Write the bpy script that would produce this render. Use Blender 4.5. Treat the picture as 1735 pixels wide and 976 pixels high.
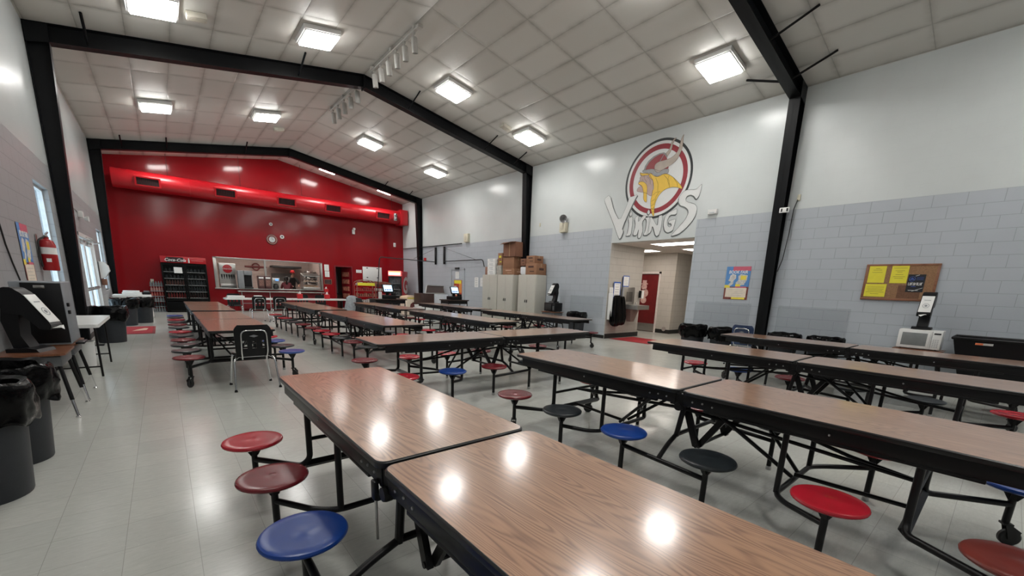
import bpy, bmesh, math, random
from mathutils import Vector, Matrix, noise
random.seed(7)
for o in list(bpy.data.objects): bpy.data.objects.remove(o)
S = bpy.context.scene
COL = S.collection
PI = math.pi
# ---------------------------------------------------------------- camera
yaw, pitch, roll, FPX, PY = 0.700105, -0.2165386, 0.036848, 696.4, 640.5
cy, sy, cp, sp, cr, sr = math.cos(yaw), math.sin(yaw), math.cos(pitch), math.sin(pitch), math.cos(roll), math.sin(roll)
fw = Vector((sy*cp, cy*cp, sp)); r0 = Vector((cy, -sy, 0)); u0 = r0.cross(fw)
rt = cr*r0 + sr*u0; up = -sr*r0 + cr*u0
cam = bpy.data.cameras.new('camera'); co = bpy.data.objects.new('camera', cam); COL.objects.link(co)
m = Matrix((rt, up, -fw)).transposed().to_4x4(); m.translation = Vector((0, 0, 1.42)); co.matrix_world = m
cam.sensor_width = 36; cam.lens = 36*FPX/1735; cam.shift_y = (PY-488)/1735; cam.clip_start = .02
S.camera = co
S.view_settings.view_transform = 'Standard'; S.view_settings.look = 'None'
S.view_settings.gamma = 1; S.view_settings.use_curve_mapping = False
S.view_settings.exposure = 0.2
# ---------------------------------------------------------------- world: bright overcast day outside
w = bpy.data.worlds.new('sky'); S.world = w; w.use_nodes = True
w.node_tree.nodes['Background'].inputs[0].default_value = (.62, .82, .96, 1)
w.node_tree.nodes['Background'].inputs[1].default_value = 2.6
LAMP = 36.0      # radiance of the ceiling panels
# room
XL, XR, XM, ZE, ZR, YR, YF = -1.33, 10.2, 4.435, 5.48, 6.47, 21.6, -4.6
K = (ZR-ZE)/(XM-XL)
def zc(x): return ZR-K*abs(x-XM)
# ---------------------------------------------------------------- materials
MATS = {}
def nodes(name):
    m = bpy.data.materials.new(name); m.use_nodes = True
    nt = m.node_tree; return m, nt, nt.nodes['Principled BSDF']
def N(nt, typ, **kw):
    n = nt.nodes.new(typ)
    for k, v in kw.items():
        if k.startswith('i_'):
            n.inputs[k[2:].replace('_', ' ')].default_value = v
        else: setattr(n, k, v)
    return n
def math_n(nt, op, a, b=None, c=None, clamp=False):
    n = nt.nodes.new('ShaderNodeMath'); n.operation = op; n.use_clamp = clamp
    for i, v in enumerate((a, b, c)):
        if v is None: continue
        if isinstance(v, (int, float)): n.inputs[i].default_value = v
        else: nt.links.new(v, n.inputs[i])
    return n.outputs[0]
def mixc(nt, fac, a, b, mode='MIX'):
    n = nt.nodes.new('ShaderNodeMix'); n.data_type = 'RGBA'; n.blend_type = mode
    for i, v in ((0, fac), (6, a), (7, b)):
        if isinstance(v, (int, float)): n.inputs[i].default_value = v
        elif isinstance(v, tuple): n.inputs[i].default_value = (*v[:3], 1)
        else: nt.links.new(v, n.inputs[i])
    return n.outputs[2]
def mat(name, col, rough=.5, metal=0, var=.08, scale=12, bump=0, bscale=60, spec=.5, coat=0, alpha=1, trans=0):
    if name in MATS: return MATS[name]
    m, nt, p = nodes(name); L = nt.links
    tc = N(nt, 'ShaderNodeTexCoord')
    nz = N(nt, 'ShaderNodeTexNoise', i_Scale=scale, i_Detail=3.0); L.new(tc.outputs['Object'], nz.inputs['Vector'])
    hs = N(nt, 'ShaderNodeHueSaturation'); hs.inputs['Color'].default_value = (*col, 1)
    mr = N(nt, 'ShaderNodeMapRange'); mr.inputs['To Min'].default_value = 1-var*2; mr.inputs['To Max'].default_value = 1+var*2
    L.new(nz.outputs['Fac'], mr.inputs['Value']); L.new(mr.outputs[0], hs.inputs['Value']); L.new(hs.outputs[0], p.inputs['Base Color'])
    p.inputs['Roughness'].default_value = rough; p.inputs['Metallic'].default_value = metal
    p.inputs['Specular IOR Level'].default_value = spec; p.inputs['Coat Weight'].default_value = coat
    p.inputs['Coat Roughness'].default_value = .1
    if trans: p.inputs['Transmission Weight'].default_value = trans; p.inputs['IOR'].default_value = 1.3
    if alpha < 1: p.inputs['Alpha'].default_value = alpha
    if bump:
        n2 = N(nt, 'ShaderNodeTexNoise', i_Scale=bscale, i_Detail=4.0); L.new(tc.outputs['Object'], n2.inputs['Vector'])
        b = N(nt, 'ShaderNodeBump', i_Strength=bump, i_Distance=.01); L.new(n2.outputs['Fac'], b.inputs['Height']); L.new(b.outputs[0], p.inputs['Normal'])
    MATS[name] = m; return m
def emit(name, col, s):
    if name in MATS: return MATS[name]
    m, nt, p = nodes(name); p.inputs['Base Color'].default_value = (*col, 1)
    p.inputs['Emission Color'].default_value = (*col, 1); p.inputs['Emission Strength'].default_value = s
    p.inputs['Roughness'].default_value = .4
    MATS[name] = m; return m
def block(name, col, axis='yz', rough=.45, zoff=0, bump=.5, joint=.0):
    """painted concrete block wall, 0.4 x 0.2 m running bond"""
    m, nt, p = nodes(name); L = nt.links
    tc = N(nt, 'ShaderNodeTexCoord'); sx = N(nt, 'ShaderNodeSeparateXYZ'); L.new(tc.outputs['Object'], sx.inputs[0])
    cb = N(nt, 'ShaderNodeCombineXYZ')
    L.new(sx.outputs['Y' if axis == 'yz' else 'X'], cb.inputs[0]); L.new(math_n(nt, 'ADD', sx.outputs['Z'], zoff), cb.inputs[1])
    br = N(nt, 'ShaderNodeTexBrick'); br.offset = .5; br.squash = 1
    for k, v in (('Scale', 1), ('Mortar Size', .006), ('Mortar Smooth', .35), ('Brick Width', .406), ('Row Height', .2)): br.inputs[k].default_value = v
    L.new(cb.outputs[0], br.inputs['Vector'])
    nz = N(nt, 'ShaderNodeTexNoise', i_Scale=1.3, i_Detail=4.0); L.new(tc.outputs['Object'], nz.inputs['Vector'])
    nf = N(nt, 'ShaderNodeTexNoise', i_Scale=90., i_Detail=3.0); L.new(tc.outputs['Object'], nf.inputs['Vector'])
    v = math_n(nt, 'MULTIPLY_ADD', nz.outputs['Fac'], .14, .93)
    c = N(nt, 'ShaderNodeHueSaturation'); c.inputs['Color'].default_value = (*col, 1); L.new(v, c.inputs['Value'])
    jc = mixc(nt, math_n(nt, 'MULTIPLY', br.outputs['Fac'], .32+joint), c.outputs[0], tuple(x*.35 for x in col))
    L.new(jc, p.inputs['Base Color']); p.inputs['Roughness'].default_value = rough
    h = math_n(nt, 'MULTIPLY_ADD', br.outputs['Fac'], -1.0, math_n(nt, 'MULTIPLY', nf.outputs['Fac'], .35))
    b = N(nt, 'ShaderNodeBump', i_Strength=bump, i_Distance=.006); L.new(h, b.inputs['Height']); L.new(b.outputs[0], p.inputs['Normal'])
    MATS[name] = m; return m
def m_floor():
    m, nt, p = nodes('vinyl tile floor'); L = nt.links
    tc = N(nt, 'ShaderNodeTexCoord')
    br = N(nt, 'ShaderNodeTexBrick'); br.offset = 0
    for k, v in (('Scale', 1), ('Mortar Size', .0016), ('Mortar Smooth', .1), ('Brick Width', .305), ('Row Height', .305)): br.inputs[k].default_value = v
    br.inputs['Color1'].default_value = (.56, .565, .525, 1); br.inputs['Color2'].default_value = (.50, .508, .475, 1); br.inputs['Mortar'].default_value = (.4, .4, .37, 1)
    L.new(tc.outputs['Object'], br.inputs['Vector'])
    # directional mottling of the tiles
    mp = N(nt, 'ShaderNodeMapping'); mp.inputs['Scale'].default_value = (9, 30, 1); L.new(tc.outputs['Object'], mp.inputs[0])
    n1 = N(nt, 'ShaderNodeTexNoise', i_Scale=1.6, i_Detail=8.0, i_Roughness=.7); L.new(mp.outputs[0], n1.inputs['Vector'])
    n2 = N(nt, 'ShaderNodeTexNoise', i_Scale=.7, i_Detail=5.0); L.new(tc.outputs['Object'], n2.inputs['Vector'])
    vo = N(nt, 'ShaderNodeTexVoronoi', i_Scale=16.); L.new(tc.outputs['Object'], vo.inputs['Vector'])
    spk = math_n(nt, 'LESS_THAN', vo.outputs['Distance'], .05)
    c = mixc(nt, math_n(nt, 'MULTIPLY_ADD', n1.outputs['Fac'], 1.6, -.5, True), br.outputs['Color'], (.40, .405, .37))
    c = mixc(nt, math_n(nt, 'MULTIPLY_ADD', n2.outputs['Fac'], .9, -.28, True), c, (.46, .455, .415))
    c = mixc(nt, math_n(nt, 'MULTIPLY', spk, .35), c, (.78, .77, .73))
    mo = math_n(nt, 'MULTIPLY', br.outputs['Fac'], .5); c = mixc(nt, mo, c, (.28, .28, .25))
    L.new(c, p.inputs['Base Color'])
    L.new(math_n(nt, 'MULTIPLY_ADD', n2.outputs['Fac'], .12, .13), p.inputs['Roughness'])
    b = N(nt, 'ShaderNodeBump', i_Strength=.12, i_Distance=.003); L.new(math_n(nt, 'ADD', math_n(nt, 'MULTIPLY', br.outputs['Fac'], -.5), n2.outputs['Fac']), b.inputs['Height']); L.new(b.outputs[0], p.inputs['Normal'])
    return m
def m_ceiling():
    m, nt, p = nodes('vinyl faced ceiling boards'); L = nt.links
    tc = N(nt, 'ShaderNodeTexCoord'); s = N(nt, 'ShaderNodeSeparateXYZ'); L.new(tc.outputs['Object'], s.inputs[0])
    u = math_n(nt, 'DIVIDE', math_n(nt, 'SUBTRACT', s.outputs['Y'], 5.44-1.275*20), 1.275)
    v = math_n(nt, 'DIVIDE', math_n(nt, 'ABSOLUTE', math_n(nt, 'SUBTRACT', s.outputs['X'], XM)), .637)
    fu, fv = math_n(nt, 'FRACT', u), math_n(nt, 'FRACT', v)
    def edge(f): return math_n(nt, 'MINIMUM', f, math_n(nt, 'SUBTRACT', 1.0, f))
    du = math_n(nt, 'MULTIPLY', edge(fu), 1.275); dv = math_n(nt, 'MULTIPLY', edge(fv), .637)
    nz = N(nt, 'ShaderNodeTexNoise', i_Scale=2.2, i_Detail=6.0, i_Roughness=.65); L.new(tc.outputs['Object'], nz.inputs['Vector'])
    ns = N(nt, 'ShaderNodeTexNoise', i_Scale=.55, i_Detail=3.0); L.new(tc.outputs['Object'], ns.inputs['Vector'])
    dm = math_n(nt, 'MINIMUM', du, dv)
    line = math_n(nt, 'LESS_THAN', dm, .007)
    # grime that gathers along the joints, strength wandering with noise
    g = math_n(nt, 'SUBTRACT', 1.0, math_n(nt, 'DIVIDE', dm, .13), clamp=True)
    g = math_n(nt, 'MULTIPLY', math_n(nt, 'MULTIPLY', g, g), math_n(nt, 'MULTIPLY_ADD', nz.outputs['Fac'], 1.7, -.45, True))
    wn = N(nt, 'ShaderNodeTexWhiteNoise'); wn.noise_dimensions = '2D'
    cb = N(nt, 'ShaderNodeCombineXYZ'); L.new(math_n(nt, 'FLOOR', u), cb.inputs[0])
    sgn = math_n(nt, 'MULTIPLY', math_n(nt, 'GREATER_THAN', s.outputs['X'], XM), 40.0)
    L.new(math_n(nt, 'ADD', math_n(nt, 'FLOOR', v), sgn), cb.inputs[1]); L.new(cb.outputs[0], wn.inputs['Vector'])
    base = mixc(nt, wn.outputs['Value'], (.68, .67, .63), (.59, .58, .54))
    base = mixc(nt, math_n(nt, 'MULTIPLY_ADD', ns.outputs['Fac'], 1.2, -.35, True), base, (.54, .53, .485))
    c = mixc(nt, g, base, (.20, .19, .16))
    c = mixc(nt, math_n(nt, 'MULTIPLY', line, .5), c, (.30, .29, .26))
    L.new(c, p.inputs['Base Color']); p.inputs['Roughness'].default_value = .42
    # boards bulge between the joints
    h = math_n(nt, 'MULTIPLY', math_n(nt, 'SINE', math_n(nt, 'MULTIPLY', fu, PI)), math_n(nt, 'SINE', math_n(nt, 'MULTIPLY', fv, PI)))
    h = math_n(nt, 'POWER', h, .45)
    h = math_n(nt, 'ADD', h, math_n(nt, 'MULTIPLY', nz.outputs['Fac'], .25))
    b = N(nt, 'ShaderNodeBump', i_Strength=.55, i_Distance=.03); L.new(h, b.inputs['Height']); L.new(b.outputs[0], p.inputs['Normal'])
    return m
def m_wood(name, c1, c2, c3, rough=.2, sc=1.0):
    m, nt, p = nodes(name); L = nt.links
    tc = N(nt, 'ShaderNodeTexCoord'); oi = N(nt, 'ShaderNodeObjectInfo')
    mp = N(nt, 'ShaderNodeMapping'); L.new(tc.outputs['Object'], mp.inputs[0])
    cb = N(nt, 'ShaderNodeCombineXYZ'); L.new(math_n(nt, 'MULTIPLY', oi.outputs['Random'], 37.), cb.inputs[0]); L.new(math_n(nt, 'MULTIPLY', oi.outputs['Random'], 91.), cb.inputs[1]); L.new(math_n(nt, 'MULTIPLY', oi.outputs['Random'], 17.), cb.inputs[2])
    L.new(cb.outputs[0], mp.inputs['Location'])
    m2 = N(nt, 'ShaderNodeMapping'); m2.inputs['Scale'].default_value = (4.4*sc, .45*sc, 1); L.new(mp.outputs[0], m2.inputs[0])
    n1 = N(nt, 'ShaderNodeTexNoise', i_Scale=1.5, i_Detail=2.2, i_Roughness=.4, i_Distortion=.45); L.new(m2.outputs[0], n1.inputs['Vector'])
    ring = math_n(nt, 'SINE', math_n(nt, 'MULTIPLY', n1.outputs['Fac'], 190.))
    ring = math_n(nt, 'MULTIPLY_ADD', ring, .5, .5); ring = math_n(nt, 'POWER', ring, 1.7)
    m3 = N(nt, 'ShaderNodeMapping'); m3.inputs['Scale'].default_value = (130*sc, 4*sc, 1); L.new(mp.outputs[0], m3.inputs[0])
    n2 = N(nt, 'ShaderNodeTexNoise', i_Scale=1., i_Detail=3.0); L.new(m3.outputs[0], n2.inputs['Vector'])
    n3 = N(nt, 'ShaderNodeTexNoise', i_Scale=1.1, i_Detail=1.0); L.new(m2.outputs[0], n3.inputs['Vector'])
    c = mixc(nt, math_n(nt, 'MULTIPLY_ADD', n3.outputs['Fac'], 1.6, -.3, True), c1, c2)
    fib = math_n(nt, 'MULTIPLY_ADD', n2.outputs['Fac'], 2.6, -.85, True)
    c = mixc(nt, math_n(nt, 'MULTIPLY', ring, math_n(nt, 'MULTIPLY_ADD', fib, .45, .35)), c, c3)
    c = mixc(nt, math_n(nt, 'MULTIPLY', fib, .22), c, c3)
    L.new(c, p.inputs['Base Color']); p.inputs['Roughness'].default_value = rough
    
    return m
M_FLOOR = m_floor(); M_CEIL = m_ceiling()
M_GREY = block('blue grey painted block', (.45, .485, .525), rough=.42)
M_GREYL = block('neutral grey painted block', (.335, .345, .355), rough=.42)
M_WHITE = block('white painted upper block', (.62, .655, .65), rough=.24, bump=.10, joint=-.3)
M_RED = block('red painted block', (.25, .0010, .005), axis='xz', rough=.5, bump=.03, joint=-.3)
for q_, v_ in (('Specular IOR Level', .12), ('Coat Weight', .55), ('Coat Roughness', .13)): M_RED.node_tree.nodes['Principled BSDF'].inputs[q_].default_value = v_
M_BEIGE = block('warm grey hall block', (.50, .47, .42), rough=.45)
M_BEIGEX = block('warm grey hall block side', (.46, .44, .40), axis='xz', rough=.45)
M_TOP = m_wood('oak laminate', (.47, .268, .160), (.40, .208, .118), (.15, .068, .045), rough=.31)
for q_, v_ in (('Coat Weight', .9), ('Coat Roughness', .14)): M_TOP.node_tree.nodes['Principled BSDF'].inputs[q_].default_value = v_
M_DESK = m_wood('brown desk laminate', (.24, .10, .05), (.20, .08, .04), (.12, .045, .025), rough=.3)
M_EDGE = mat('black edge moulding', (.008, .008, .009), .32, var=.1)
M_TUBE = mat('black enamel steel tube', (.007, .0065, .007), .36, 0.0, var=.12, spec=.3)
M_BEAM = mat('black painted steel beam', (.0045, .005, .006), .42, var=.2, scale=3, spec=.18)
M_CHROME = mat('chrome', (.75, .75, .76), .12, 1, var=.02)
M_STEEL = mat('brushed stainless steel', (.50, .49, .47), .3, .9, var=.06, scale=20)
M_ZINC = mat('zinc bolt', (.45, .45, .45), .35, .9)
M_SEAT = {'R': mat('red stool plastic', (.42, .012, .025), .25, var=.06, spec=.4),
          'D': mat('dark red stool plastic', (.16, .014, .020), .25, var=.1, spec=.4),
          'B': mat('blue stool plastic', (.006, .045, .25), .28, var=.06, spec=.4),
          'K': mat('black stool plastic', (.012, .016, .019), .3, var=.1, spec=.4),
          'W': mat('brown red stool plastic', (.17, .03, .022), .28, var=.1, spec=.4)}
M_RUBBER = mat('black rubber', (.012, .012, .012), .55)
M_PLBLACK = mat('black plastic', (.006, .006, .007), .38, spec=.3)
M_PLGREY = mat('grey plastic', (.22, .23, .24), .4)
M_PLWHITE = mat('white plastic', (.78, .78, .76), .3, var=.03)
M_PAPER = mat('white paper', (.82, .82, .80), .7, var=.02)
M_INK = mat('black ink', (.02, .02, .02), .6)
M_CAN = mat('dark grey bin plastic', (.028, .031, .036), .5, bump=.05, spec=.3)
M_BAG = mat('black bin liner film', (.002, .002, .0022), .13, bump=.35, bscale=22, spec=.15)
M_CARD = mat('brown cardboard', (.31, .155, .085), .75, var=.06)
M_CARD2 = mat('dark brown cardboard', (.22, .10, .06), .75, var=.06)
M_BEIGEMETAL = mat('putty painted metal', (.50, .485, .43), .4, var=.02)
M_REDPL = mat('red plastic', (.45, .01, .015), .3)
M_REDDUCT = mat('red painted duct', (.40, .006, .012), .3, var=.04)
M_DARK = mat('dark interior', (.02, .012, .012), .7)
M_YELLOW = mat('yellow paper', (.80, .72, .05), .6, var=.03)
M_GLASS = mat('clear acrylic', (.42, .46, .48), .03, var=0, alpha=.11)
M_PANE = mat('clear glass pane', (.03, .035, .035), .02, var=0, alpha=.10)
M_BLUE = mat('blue card', (.02, .10, .45), .5)
M_LENS = emit('lit prismatic lens', (1, .985, .95), LAMP)
# ---------------------------------------------------------------- mesh builder
class MB:
    def __init__(s): s.bm = bmesh.new(); s.mi = 0
    def _fin(s, faces):
        for f in faces: f.material_index = s.mi
    def box(s, x0, x1, y0, y1, z0, z1, bev=0, rot=None):
        vs = [s.bm.verts.new(v) for v in ((x0, y0, z0), (x1, y0, z0), (x1, y1, z0), (x0, y1, z0), (x0, y0, z1), (x1, y0, z1), (x1, y1, z1), (x0, y1, z1))]
        fs = [s.bm.faces.new([vs[i] for i in q]) for q in ((3, 2, 1, 0), (4, 5, 6, 7), (0, 1, 5, 4), (1, 2, 6, 5), (2, 3, 7, 6), (3, 0, 4, 7))]
        if rot is not None: bmesh.ops.transform(s.bm, matrix=rot, verts=vs)
        s._fin(fs)
        if bev:
            es = list({e for f in fs for e in f.edges})
            r = bmesh.ops.bevel(s.bm, geom=es, offset=bev, segments=2, affect='EDGES', profile=.5); s._fin(r['faces'])
        return s
    def quad(s, *p):
        f = s.bm.faces.new([s.bm.verts.new(v) for v in p]); s._fin([f]); return s
    def prism(s, pts, d, bev=0):
        """pts = 3d outline, extruded by vector d"""
        a = [s.bm.verts.new(v) for v in pts]; b = [s.bm.verts.new(Vector(v)+Vector(d)) for v in pts]; n = len(a)
        fs = [s.bm.faces.new(a[::-1]), s.bm.faces.new(b)]
        for i in range(n): fs.append(s.bm.faces.new((a[i], a[(i+1) % n], b[(i+1) % n], b[i])))
        s._fin(fs); return s
    def tube(s, pts, r, seg=8, cap=True, round_=0):
        P = [Vector(p) for p in pts]
        if round_:
            Q = [P[0]]
            for i in range(1, len(P)-1):
                a, b, c = P[i-1], P[i], P[i+1]; da = (a-b); dc = (c-b)
                k = min(round_, da.length*.45, dc.length*.45); p0 = b+da.normalized()*k; p2 = b+dc.normalized()*k
                for t in (0, .25, .5, .75, 1): Q.append(p0*(1-t)**2+b*2*t*(1-t)+p2*t*t)
            Q.append(P[-1]); P = Q
        rings = []; prev = None
        for i, p in enumerate(P):
            t = (P[min(i+1, len(P)-1)]-P[max(i-1, 0)]).normalized()
            if prev is None:
                u = t.orthogonal().normalized()
            else:
                u = (prev-t*prev.dot(t))
                u = u.normalized() if u.length > 1e-6 else t.orthogonal().normalized()
            prev = u; v = t.cross(u)
            rr = r[i] if isinstance(r, (list, tuple)) else r
            rings.append([s.bm.verts.new(p+(u*math.cos(a)+v*math.sin(a))*rr) for a in [2*PI*k/seg+PI/seg for k in range(seg)]])
        fs = []
        for a, b in zip(rings, rings[1:]):
            for k in range(seg): fs.append(s.bm.faces.new((a[k], a[(k+1) % seg], b[(k+1) % seg], b[k])))
        if cap: fs.append(s.bm.faces.new(rings[0][::-1])); fs.append(s.bm.faces.new(rings[-1]))
        s._fin(fs); return s
    def lathe(s, prof, c=(0, 0, 0), seg=24, ax='z', fn=None):
        """prof = list of (r,h); fn(angle,i,r,h)->(r,h)"""
        rings = []
        for i, (r, h) in enumerate(prof):
            row = []
            for k in range(seg):
                a = 2*PI*k/seg; rr, hh = (r, h) if fn is None else fn(a, i, r, h)
                x, y = rr*math.cos(a), rr*math.sin(a)
                v = {'z': (x, y, hh), 'x': (hh, x, y), 'y': (x, hh, y)}[ax]
                row.append(s.bm.verts.new((c[0]+v[0], c[1]+v[1], c[2]+v[2])))
            rings.append(row)
        fs = []
        for a, b in zip(rings, rings[1:]):
            for k in range(seg): fs.append(s.bm.faces.new((a[k], a[(k+1) % seg], b[(k+1) % seg], b[k])))
        if prof[0][0] > .002 and abs(prof[0][0]-prof[-1][0]) < 1e-6 and len(prof) > 2:      # a ring: join the ends
            a, b = rings[-1], rings[0]
            for k in range(seg): fs.append(s.bm.faces.new((a[k], a[(k+1) % seg], b[(k+1) % seg], b[k])))
        else:
            if prof[0][0] > 1e-5: fs.append(s.bm.faces.new(rings[0][::-1]))
            if prof[-1][0] > 1e-5: fs.append(s.bm.faces.new(rings[-1]))
        s._fin(fs); return s
    def build(s, name, mats, parent=None, smooth=True, loc=None):
        bmesh.ops.recalc_face_normals(s.bm, faces=s.bm.faces)
        me = bpy.data.meshes.new(name); s.bm.to_mesh(me); s.bm.free()
        if not isinstance(mats, (list, tuple)): mats = [mats]
        for mm in mats: me.materials.append(mm)
        if smooth:
            for pl in me.polygons: pl.use_smooth = len(pl.vertices) <= 4 or pl.area < .0004
            me.set_sharp_from_angle(angle=math.radians(38))
            for pl in me.polygons:
                if len(pl.vertices) > 4: pl.use_smooth = False
        o = bpy.data.objects.new(name, me); COL.objects.link(o)
        if parent: o.parent = parent
        if loc: o.location = loc
        return o
def tag(o, label=None, cat=None, group=None, kind=None):
    if label: o['label'] = label
    if cat: o['category'] = cat
    if group: o['group'] = group
    if kind: o['kind'] = kind
    return o
def thing(name, label, cat, loc=(0, 0, 0), rz=0, group=None):
    o = bpy.data.objects.new(name, None); COL.objects.link(o); o.location = loc; o.rotation_euler = (0, 0, rz); o.empty_display_size = .1
    return tag(o, label, cat, group)
def struct(o): o['kind'] = 'structure'; return o
def copy_tree(o, parent=None):
    c = o.copy(); COL.objects.link(c)
    if parent: c.parent = parent
    for ch in list(o.children): copy_tree(ch, c)
    return c
def reuse(me_obj, name, parent, loc=None, rz=0):
    c = me_obj.copy(); c.name = name; COL.objects.link(c); c.parent = parent
    if loc is not None: c.location = loc
    c.rotation_euler = (0, 0, rz); return c
def bx(name, m, parent, *a, bev=.004, smooth=True): return MB().box(*a, bev=bev).build(name, m, parent, smooth)
def text(name, s, size, m, parent, mw, extrude=.001, shear=0, align='CENTER', sx=1, bold=0):
    cu = bpy.data.curves.new(name, 'FONT'); cu.body = s; cu.size = size; cu.extrude = extrude; cu.shear = shear; cu.align_x = align; cu.align_y = 'CENTER'
    cu.offset = bold; cu.resolution_u = 2
    t = bpy.data.objects.new(name, cu); COL.objects.link(t)
    bpy.context.view_layer.update()
    me = bpy.data.meshes.new_from_object(t.evaluated_get(bpy.context.evaluated_depsgraph_get()))
    bpy.data.objects.remove(t); me.materials.clear(); me.materials.append(m)
    me.transform(mw @ Matrix.Diagonal((sx, 1, 1, 1)))
    o = bpy.data.objects.new(name, me); COL.objects.link(o)
    if parent: o.parent = parent
    return o
def frame_mx(origin, right, upv):
    r, u = Vector(right).normalized(), Vector(upv).normalized(); n = r.cross(u)
    mm = Matrix((r, u, n)).transposed().to_4x4(); mm.translation = Vector(origin); return mm
# facing -x wall (right wall seen from the room): right = -y ; facing -y (back wall): right = +x ; facing +x: right = +y
# ================================================================ ROOM SHELL
b = MB(); b.box(XL-.3, XR+.02, YF-.2, YR+.2, -.1, 0); b.box(XR+.02, 17.2, 3.5, 11.2, -.1, 0); b.box(-1, 9, YR+.2, YR+4, -.1, 0)
struct(b.build('floor', M_FLOOR, smooth=False))
b = MB()
for xa, xb in ((XL-.2, XM), (XM, XR+.2)):
    za, zb = zc(xa), zc(xb)
    b.prism([(xa, YF-.2, za), (xb, YF-.2, zb), (xb, YF-.2, zb+.12), (xa, YF-.2, za+.12)], (0, YR-YF+.4, 0))
struct(b.build('ceiling', M_CEIL, smooth=False))
def wall_x(name, x, th, y0, y1, holes, split, mats):
    """wall in the yz plane with holes (ya, yb, za, zb) ; split height between material 0 and 1"""
    b = MB(); ys = sorted({y0, y1, *[h[0] for h in holes], *[h[1] for h in holes]}); top = ZE+.06
    for ya, yb in zip(ys, ys[1:]):
        hs = sorted([h for h in holes if h[0] <= ya+1e-6 and h[1] >= yb-1e-6], key=lambda h: h[2])
        segs = []; z = 0
        for h in hs:
            if h[2] > z: segs.append((z, h[2]))
            z = h[3]
        segs.append((z, top))
        for za, zb in segs:
            whole = za > 2.7 and za < split          # the band above the hall opening is white all the way down
            for lo, hi, mi in ((za, min(zb, split), 0), (max(za, split), zb, 1)):
                if hi-lo > 1e-4:
                    b.mi = 1 if whole and zb > split and holes and 'right' in name else mi
                    b.box(min(x, x+th), max(x, x+th), ya, yb, lo, hi)
    return struct(b.build(name, mats, smooth=False))
wall_x('wall_right', XR, .2, YF, YR, [(5.33, 7.84, 0, 2.79)], 3.2, [M_GREY, M_WHITE])
wall_x('wall_left', XL, -.2, YF, YR, [(9.76, 10.9, .9, 2.76), (13.62, 16.3, 0, 2.3), (17.6, 19.0, .9, 2.68)], 3.2, [M_GREYL, M_WHITE])
# red back wall with serving hatch and doorway
def rw(x, z): return (x*YR/21.4, 1.42+(z-1.42)*YR/21.4)      # measurements taken at 21.4 m pushed out to the wall
HX0, HZ0 = rw(1.70, .98); HX1, HZ1 = rw(5.95, 2.23)
DX0, _ = rw(6.55, 0); DX1, DZ = rw(7.3, 2.10)
b = MB()
def rwall(x0, x1, z0):
    xs = [x0, x1]
    if x0 < XM < x1: xs = [x0, XM, x1]
    for xa, xb in zip(xs, xs[1:]):
        b.prism([(xa, YR, z0), (xb, YR, z0), (xb, YR, zc(xb)+.05), (xa, YR, zc(xa)+.05)], (0, .2, 0))
rwall(XL-.2, HX0, 0); rwall(HX0, HX1, HZ1); b.box(HX0, HX1, YR, YR+.2, 0, HZ0); rwall(HX1, DX0, 0); rwall(DX0, DX1, DZ); rwall(DX1, XR+.2, 0)
struct(b.build('wall_back', M_RED, smooth=False))
b = MB()
for xa, xb in ((XL-.2, XM), (XM, XR+.2)): b.prism([(xa, YF, 0), (xb, YF, 0), (xb, YF, zc(xb)+.05), (xa, YF, zc(xa)+.05)], (0, -.2, 0))
struct(b.build('wall_front', M_GREY, smooth=False))
# baseboards of the main room (black rubber cove)
b = MB()
b.box(XR-.012, XR, YF, 5.33, 0, .1); b.box(XR-.012, XR, 7.84, YR, 0, .1)
struct(b.build('baseboard_right', M_RUBBER)); b = MB()
for ya, yb in ((YF, 13.55), (16.37, YR)): b.box(XL, XL+.012, ya, yb, 0, .1)
struct(b.build('baseboard_left', M_RUBBER))
# ---- side hall behind the opening
b = MB(); b.box(XR+.2, 11.93, 7.84, 8.02, 0, 2.79); struct(b.build('wall_hall_left', M_BEIGEX, smooth=False))
b = MB(); b.box(11.75, 11.93, 8.02, 10.6, 0, 2.79); b.box(13.75, 13.95, 7.72, 8.32, 0, 2.79); b.box(13.75, 13.95, 9.28, 10.6, 0, 2.79); b.box(13.75, 13.95, 8.32, 9.28, 2.1, 2.79)
struct(b.build('wall_hall_back', M_BEIGE, smooth=False))
b = MB(); b.box(13.95, 17.0, 7.72, 7.9, 0, 2.79); b.box(XR+.2, 17, 5.15, 5.33, 0, 2.79); b.box(11.9, 14, 10.6, 10.8, 0, 2.79); b.box(17, 17.2, 5.15, 7.9, 0, 2.79); b.box(14.1, 14.2, 7.9, 10.8, 0, 2.79)  # last box is an added unseen wall that stops light leaking under the door
struct(b.build('wall_hall_right', M_BEIGEX, smooth=False))
M_HCEIL = mat('hall ceiling tile', (.60, .54, .49), .7, bump=.3, bscale=120)
b = MB(); b.box(XR+.2, 17.2, 5.1, 10.8, 2.79, 2.9); struct(b.build('trim_1', M_HCEIL, smooth=False))
b = MB(); b.box(XR, XR+.2, 7.82, 7.84, 0, 2.79); b.box(XR, XR+.2, 5.33, 5.335, 0, 2.79); struct(b.build('trim_2', M_BEIGEX, smooth=False))
b = MB(); b.box(XR, 11.94, 7.805, 7.82, 0, .14); b.box(13.735, 13.75, 7.72, 8.26, 0, .14); b.box(13.735, 16, 7.705, 7.72, 0, .14); b.box(11.93, 11.945, 7.82, 10.6, 0, .14)
struct(b.build('baseboard_hall', M_RUBBER))
d = thing('door_1', 'dark red hall door in a white frame with a pale figure decoration', 'door', (13.75, 8.8, 0)); d['kind'] = 'structure'
M_DOORRED = mat('dark red door paint', (.16, .012, .014), .35, var=.2, scale=4)
MB().box(.04, .08, -.46, .46, .01, 2.08).build('door_leaf', M_DOORRED, d)
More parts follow.
